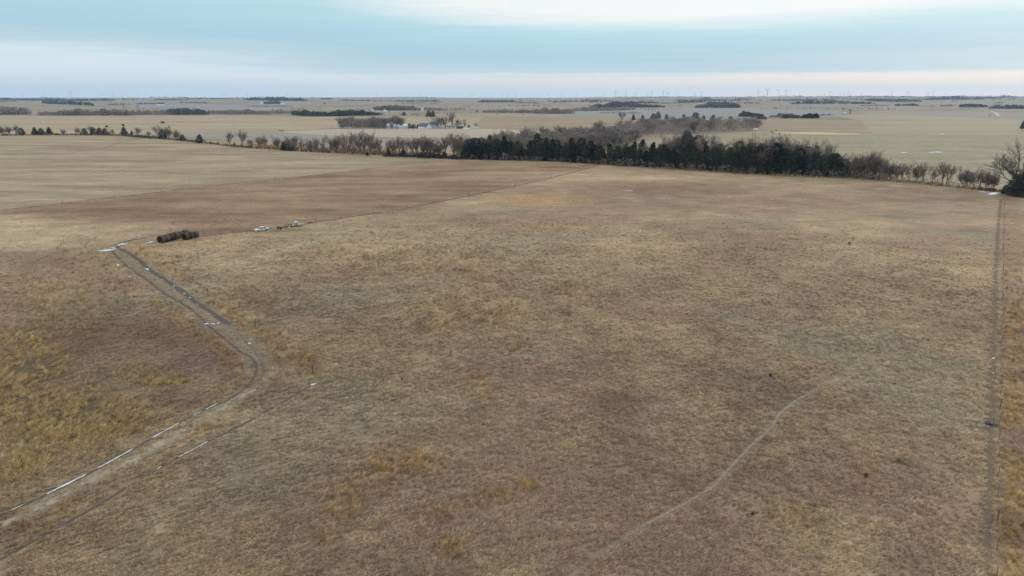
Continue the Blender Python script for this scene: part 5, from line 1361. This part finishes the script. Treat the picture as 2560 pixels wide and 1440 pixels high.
rk = MB(); rg_ = random.Random(8); n = 14
for f, z in ((1.0, -.1), (1.04, .12), (.9, .30), (.55, .36)):
    for k in range(n):
        t = 6.283 * k / n; w_ = 1 + .18 * math.sin(2 * t + 1) + .1 * math.sin(5 * t)
        rk.v.append((1.5 * f * w_ * math.cos(t), .8 * f * w_ * math.sin(t), z + rg_.uniform(-.03, .03)))
rk.f = [(j * n + k, j * n + (k + 1) % n, (j + 1) * n + (k + 1) % n, (j + 1) * n + k) for j in range(3) for k in range(n)] + [tuple(3 * n + k for k in range(n))]
o = rk.build('rock', M['rock']); o.location = G(1572, 478); setp(o, 'pale flat rock slab alone in the russet grass near the trees', 'rock')

# crumpled sheet caught at the fence
tp = MB(); n, m = 12, 8; rg_ = random.Random(3)
for j in range(m + 1):
    for i in range(n + 1):
        u, v = i / n - .5, j / m - .5
        tp.v.append((u * 1.1 + .06 * math.sin(v * 9), v * .75 + .06 * math.sin(u * 11), max(.02, .20 * math.exp(-(u * u + v * v) * 6) + .12 * abs(math.sin(u * 9 + v * 5)) + rg_.uniform(0, .07))))
k = len(tp.v); tp.v += [(x, y, z - .012) for x, y, z in tp.v]
tp.f = [(j * (n + 1) + i, j * (n + 1) + i + 1, (j + 1) * (n + 1) + i + 1, (j + 1) * (n + 1) + i) for j in range(m) for i in range(n)]
tp.f += [tuple(k + q for q in reversed(f)) for f in tp.f[:]]
o = tp.build('plastic_sheet', M['tarp']); o.location = G(2478, 1061); o.rotation_euler = (0, 0, -.4); setp(o, 'crumpled dark blue plastic sheet blown against the long fence', 'plastic sheet')

# ------------------------------------------------------------------ farm buildings
def gable(name, px, py, L, W, hw, hr, rz, wall, roof, label, cat='house', windows=3, door=True, over=.35):
    p = G(px, py); t = empty(name, p, rz); setp(t, label, cat)
    w_ = MB(); w_.box(-L / 2, L / 2, -W / 2, W / 2, -.4, hw)
    for s in (-1, 1):
        x = s * (L / 2 - .02); w_.add([(x, -W / 2, hw), (x, W / 2, hw), (x, 0, hw + hr)], [(0, 1, 2) if s > 0 else (2, 1, 0)])
    w_.build('wall', M[wall], t)
    r_ = MB(); e = over; th = .14
    zl = hw - e * hr / (W / 2)
    for s in (-1, 1):
        a = [(-L / 2 - e, s * (W / 2 + e), zl), (L / 2 + e, s * (W / 2 + e), zl), (L / 2 + e, 0, hw + hr), (-L / 2 - e, 0, hw + hr)]
        b = [(x, y, z + th) for x, y, z in a]
        r_.add(a + b, [(0, 1, 2, 3), (7, 6, 5, 4), (0, 4, 5, 1), (1, 5, 6, 2), (3, 7, 4, 0)])
    r_.build('roof', M[roof], t)
    for k in range(windows):
        x = -L / 2 + L * (k + .5) / windows
        for s in (-1, 1):
            m_ = MB(); m_.box(x - .55, x + .55, s * (W / 2 + .03) - .03, s * (W / 2 + .03) + .03, hw * .38, hw * .8)
            wi = m_.build('window', M['glass_dark'], t)
            f = MB()
            for (x0, x1, z0, z1) in ((x - .65, x + .65, hw * .38 - .1, hw * .38), (x - .65, x + .65, hw * .8, hw * .8 + .1), (x - .65, x - .55, hw * .38, hw * .8), (x + .55, x + .65, hw * .38, hw * .8)):
                f.box(x0, x1, s * (W / 2 + .04) - .05, s * (W / 2 + .04) + .05, z0, z1)
            f.build('window_frame', M['white_paint'], wi)
    if door:
        d = MB(); d.box(L / 2 + .0, L / 2 + .06, -.5, .5, 0, 2.1); d.build('door', M['roof_dark'], t)
    return t

def bin_(px, py, dia, h, label, group):
    p = G(px, py); t = empty('grain_bin', p, trng.uniform(0, 6)); setp(t, label, 'grain bin', group)
    r = dia / 2; m_ = MB(); prof = []
    k = int(h / .4)
    for i in range(k + 1): prof += [(r, h * i / k), (r * .985, h * (i + .5) / k)]
    m_.lathe([(r, -.3)] + prof[:-1], 28, False); m_.build('wall', M['galv'], t, True)
    c = MB(); c.lathe([(r * 1.04, h - .05), (r * 1.0, h + .05), (r * .14, h + r * .55), (r * .14, h + r * .55 + .3), (.05, h + r * .55 + .38)], 28, False); c.build('roof', M['roof_light'], t)
    d = MB(); d.box(r - .06, r + .05, -.4, .4, .3, 2.0); d.build('door', M['galv'], t)
    return t

fa = math.atan2(-0.05, 1)
gable('farm_house', 1062, 321.5, 14, 8.5, 2.9, 3.4, -.55, 'white_paint', 'roof_blue', 'white farmhouse with slate-blue roof and bright gable end')
gable('garage', 1016, 321, 9, 7, 2.8, 2.4, .5, 'white_paint', 'roof_light', 'pale garage with light metal roof between bins and house', 'garage', 2)
gable('barn', 1086, 318, 11, 8, 3.4, 3.2, .2, 'galv', 'roof_blue', 'blue-roofed barn behind the white farmhouse', 'barn', 0)
gable('shed', 1128, 321.5, 10, 5, 2.3, 1.1, .05, 'cream', 'roof_blue', 'low blue-roofed shed with cream end in the farmyard', 'shed', 2)
gable('shed', 1150, 321.5, 8, 4, 2.0, .9, .1, 'roof_dark', 'roof_dark', 'low dark shed at the right of the farmyard', 'shed', 0)
gable('shed', 1003, 321.8, 4, 3, 2.2, .8, .0, 'white_paint', 'roof_light', 'small white shed right of the grain bins', 'shed', 1)
gable('shed', 1052, 322.6, 5, 3, 1.8, .5, .0, 'white_paint', 'roof_light', 'low white lean-to in front of the farmhouse', 'shed', 1)
for x, y, d, h, lb in [(971, 321.5, 5.5, 4.6, 'left grain bin of the farmyard row'), (979, 320, 4.2, 5.8, 'taller slim grain bin in the farmyard row'), (988, 321.5, 5.2, 4.0, 'third grain bin of the farmyard row'), (997, 321.5, 5.2, 3.8, 'right grain bin of the farmyard row')]:
    bin_(x, y, d, h, lb, 'grain bins in the farmyard')
bin_(962.5, 288, 11, 8.5, 'big bluish grain bin beside the far evergreen shelterbelt', None)
bin_(932, 284, 9, 8, 'grain bin half hidden behind the far evergreen shelterbelt', None)
bin_(1178, 276, 5, 9.5, 'left one of two blue silos alone in the far field', 'blue silos in the far field')
bin_(1184, 276, 5, 8.6, 'right one of two blue silos alone in the far field', 'blue silos in the far field')
gable('farm_house', 1722, 303, 11, 8, 4.2, 3.0, 1.0, 'white_paint', 'roof_blue', 'white two-storey house among pines above the thick grove', 'house', 3)
gable('shed', 1683, 301, 14, 6, 2.4, .9, .1, 'white_paint', 'roof_light', 'long low white shed left of the pine house', 'shed', 2)
gable('shed', 1770, 304, 8, 6, 3, 1.5, .3, 'white_paint', 'roof_light', 'white shed right of the pine house', 'shed', 1)
gable('shed', 1700, 303, 12, 6, 2.6, 1.2, .2, 'roof_dark', 'roof_dark', 'low dark barn left of the pine house', 'barn', 0)
gable('shed', 1866, 304, 7, 5, 2.4, 1.0, .1, 'cream', 'roof_light', 'pale shed below the far evergreen shelterbelt', 'shed', 1)
gable('farm_house', 655, 260, 14, 10, 6, 5, .4, 'white_paint', 'roof_light', 'far white house beside a dark wood on the left', 'house', 2)
gable('barn', 705, 260.5, 18, 9, 3.5, 2.5, .1, 'white_paint', 'roof_light', 'far long pale barn right of the dark wood', 'barn', 0)
gable('barn', 1056, 277, 6, 5, 7, 2, .1, 'white_paint', 'roof_light', 'far tall white elevator in the grey wood', 'barn', 0)

# small stock trailer at the grove's end
t = empty('stock_trailer', G(1889, 326.5), .2); setp(t, 'small white trailer at the right end of the thick grove', 'trailer')
b_ = MB(); b_.box(-2.4, 2.4, -1, 1, .55, 2.5); b_.box(-2.2, 2.2, -.9, .9, 2.5, 2.6); b_.build('body', M['white_paint'], t)
b_ = MB(); b_.tube([(2.4, 0, .6), (4.0, 0, .5)], [.09, .07], 6); b_.build('drawbar', M['iron'], t)
for x in (-.5, .5):
    for y in (-1.02, 1.02): wheel(t, x, y, .38, .22)

# folded red tillage implement
t = empty('tillage_implement', G(704, 329), .1); setp(t, 'faded red tillage implement parked on the pale stubble', 'farm machine')
f = MB()
for y in (-.9, 0, .9): f.box(-3.4, 3.4, y - .08, y + .08, .85, 1.05)
for x in (-3.3, -1.6, 0, 1.6, 3.3): f.box(x - .08, x + .08, -1.0, 1.0, .86, 1.04)
f.build('frame', M['red_iron'], t)
for s in (-1, 1):
    f = MB(); f.box(s * 1.2 - .1, s * 1.2 + .1, -.9, .9, 1.05, 2.0); f.box(s * 2.2 - .7, s * 2.2 + .7, -.08, .08, 1.7, 1.95); f.build('folded_wing', M['red_iron'], t)
for k in range(9):
    f = MB(); f.tube([(-3.2 + .8 * k, -.9, .9), (-3.3 + .8 * k, -.9, .45), (-3.05 + .8 * k, -.9, .05)], [.05, .05, .03], 5); f.build('tine', M['iron'], t)
for y in (-1.1, 1.1): wheel(t, .2, y, .45, .25)

def cow(px, py, rz, lb):
    """A grazing cow, one continuous body."""
    p = G(px, py); me = bpy.data.meshes.new('cow')
    J = [((0, 0, 1.0), .36), ((.55, 0, 1.03), .34), ((-.6, 0, 1.05), .33), ((.95, 0, .95), .20), ((1.25, 0, .62), .15), ((1.5, 0, .30), .10),
         ((.6, .2, .62), .12), ((.6, .22, .3), .07), ((.62, .22, .02), .07), ((.6, -.2, .62), .12), ((.55, -.22, .3), .07), ((.55, -.22, .02), .07),
         ((-.7, .2, .66), .15), ((-.82, .22, .36), .07), ((-.74, .22, .02), .07), ((-.7, -.2, .66), .15), ((-.8, -.22, .36), .07), ((-.72, -.22, .02), .07),
         ((-.98, 0, .9), .05), ((-1.04, 0, .45), .035)]
    E = [(0, 1), (0, 2), (1, 3), (3, 4), (4, 5), (1, 6), (6, 7), (7, 8), (1, 9), (9, 10), (10, 11), (2, 12), (12, 13), (13, 14), (2, 15), (15, 16), (16, 17), (2, 18), (18, 19)]
    me.from_pydata([j[0] for j in J], E, [])
    me.materials.append(M['cattle'])
    o = put_mesh('cow', me); o.location = p; o.rotation_euler = (0, 0, rz)
    sk = o.modifiers.new('skin', 'SKIN')
    for v, j in zip(me.skin_vertices[0].data, J): v.radius = (j[1], j[1])
    me.skin_vertices[0].data[0].use_root = True
    sb = o.modifiers.new('smooth', 'SUBSURF'); sb.levels = sb.render_levels = 1
    return setp(o, lb, 'cow', 'brown cattle by the golden strip')
cow(1928, 331, .3, 'brown cow grazing at the end of the golden strip, upper left of three')
cow(1932.5, 333.5, 2.9, 'brown cow grazing at the end of the golden strip, lowest of three')
cow(1940, 328, .1, 'brown cow grazing at the dark edge above the golden strip')

# ------------------------------------------------------------------ wind turbines
def make_turbine():
    t = MB(); t.lathe([(2.8, -6), (2.7, 0), (2.4, 30), (2.1, 60), (1.8, 78.5)], 14); tower = t.mesh('tower', M['turbine'], True)
    n = MB(); n.box(-1.7, 1.7, -3.2, 6.6, 78.6, 82.2); n.v = [(x * (.86 if z > 82 else 1) * (.9 if y > 6 else 1), y, z) for x, y, z in n.v]; nac = n.mesh('nacelle', M['turbine'])
    h = MB(); h.lathe([(1.7, 0), (1.75, 1.0), (1.3, 2.2), (.4, 2.9)], 14); hub = h.mesh('hub', M['turbine'], True)
    b = MB(); secs = [(0, 1.0, 1.0, 0), (2, 1.2, 1.0, 0), (8, 2.3, .7, .25), (14, 2.1, .55, .18), (26, 1.5, .4, .10), (38, 1.0, .25, .04), (45, .3, .1, 0)]
    for z, c, th, tw in secs:
        for k in range(8):
            a = 6.283 * k / 8; u, v = c * math.cos(a), th * math.sin(a)
            b.v.append((u * math.cos(tw) - v * math.sin(tw), u * math.sin(tw) + v * math.cos(tw), z))
    b.f = [(i * 8 + k, i * 8 + (k + 1) % 8, (i + 1) * 8 + (k + 1) % 8, (i + 1) * 8 + k) for i in range(len(secs) - 1) for k in range(8)] + [tuple(48 + k for k in range(8))]
    return tower, nac, hub, b.mesh('blade', M['turbine'], True)
TB = make_turbine()
TURB = [(1512, 232.5, 6, 60), (1539, 229.5, 8, 5), (1565, 232, 8, 20), (1587, 233, 6, 40), (1591, 232.5, 6.5, 10), (1619, 237.5, 5, 30), (1630, 234.5, 9.5, -5), (1659, 229, 10, -22), (1667, 232, 6.5, 60), (1671, 231, 7.5, 15), (1688, 240, 4, 0), (1695, 241, 4, 30), (1735, 233.5, 6.5, -50), (1739, 240, 4, 0), (1754, 231, 7.5, -55),
        (1896, 232, 10, -14), (1919, 225.4, 12.5, -55), (1946.5, 226.4, 10.5, -62), (1965, 228, 11.5, -58), (2061, 239, 4.5, 10), (2076, 230.6, 7, -55), (2083, 233, 5.5, 50), (2101, 230.6, 7.5, -52), (2110.5, 233, 6, 15), (2121, 229.5, 7.5, -58), (2127, 240, 4, 20), (2154.7, 234, 6, 90), (2229.7, 236, 4.5, 20), (2271, 229.5, 8.5, 12), (2321.6, 231.7, 7.5, 50), (2318, 235, 5, 0), (2334, 229.5, 7.5, 90), (2364, 233, 5.5, 70), (2455, 237, 4.5, 40),
        (176, 229.5, 6, 0), (57, 235, 4, 20), (112, 235, 4, 50), (282, 232, 5.5, -20), (304.5, 234.5, 5, 10), (319, 235, 4.5, 40), (345, 239, 4, 0), (366, 234.5, 5.5, 30), (259, 236, 4, 15), (418, 238, 4, 50), (434, 235, 5, 0), (557, 235, 4.5, 20), (563, 234, 5.5, 0), (569, 236, 4.5, 45), (618, 236, 4.5, 10), (717, 235, 5.5, 0), (942, 240, 4, 30), (1051, 240, 4.2, 10), (1175, 239, 4.5, 0), (1184, 240, 4.2, 40), (1257, 238, 5, 0), (1268, 241, 4, 20), (1289, 238, 5, 15), (1372, 240, 4.2, 50), (1404, 239, 5, 0), (1442, 239, 5, 10)]
for i, (px, py, bl, ang) in enumerate(sorted(TURB)):
    D = min(45.0 / bl * FPX, 12300.0)
    X = (px - 1280) / FPX; Y = (720 - py) / FPX
    dv = Vector((X, CP + Y * SP, -SP + Y * CP)); D /= max(dv.y, .5)
    q = dv * D; gz = hz(q.x, q.y)
    sc = min(1.3, max(0.72, (CAM_H + q.z - gz) / 80.4))
    t = empty('wind_turbine', (q.x, q.y, gz), math.atan2(-q.x, q.y) + trng.uniform(-.3, .3), sc)
    side_ = 'on the left half of the horizon' if px < 1280 else 'on the right half of the horizon'
    k = sum(1 for z in TURB if (z[0] < 1280) == (px < 1280) and z[0] <= px)
    big = {1919: 'largest wind turbine, its three blades in a Y, on the right horizon'}.get(px)
    setp(t, big or f'grey wind turbine {side_}, {ordinal(k)} from the left there', 'wind turbine', 'wind turbines along the horizon')
    put_mesh('tower', TB[0], t); put_mesh('nacelle', TB[1], t)
    hb = put_mesh('hub', TB[2], t); hb.location = (0, -3.2, 80.4); hb.rotation_euler = (math.pi / 2, 0, 0)
    for b in range(3):
        bo = put_mesh('blade', TB[3], t); bo.location = (0, -4.2, 80.4); bo.rotation_euler = (0, R(ang + 120 * b), 0)

# far gravel roads
def road(pts, w_, lb):
    o = strip('road', line_px(pts), w_, M['gravel'], .25); setp(o, lb)
road([(2476, 279), (2487, 282), (2494, 287), (2499, 291)], 5, 'far pale gravel road curving down the slope')
road([(1330, 283.5), (1420, 279), (1500, 276.5)], 7, 'far pale gravel road below the grey wood')

# ------------------------------------------------------------------ the air
hzb = MB(); hzb.box(-13600, 13600, -13600, 13600, float(Z.min()) - 3, 230)
hm = bpy.data.materials.new('haze'); hm.use_nodes = True; hn = NT(hm.node_tree); hn.n.clear()
ho = hn.new('ShaderNodeOutputMaterial'); pv = hn.new('ShaderNodeVolumePrincipled')
pv.inputs['Color'].default_value = (0.52, 0.74, 1.0, 1); pv.inputs['Density'].default_value = 5.6e-5; pv.inputs['Anisotropy'].default_value = 0.2
hn.l.new(pv.outputs[0], ho.inputs['Volume'])
setp(hzb.build('haze', hm), 'thin bluish winter haze over the plain', None, None, 'stuff')
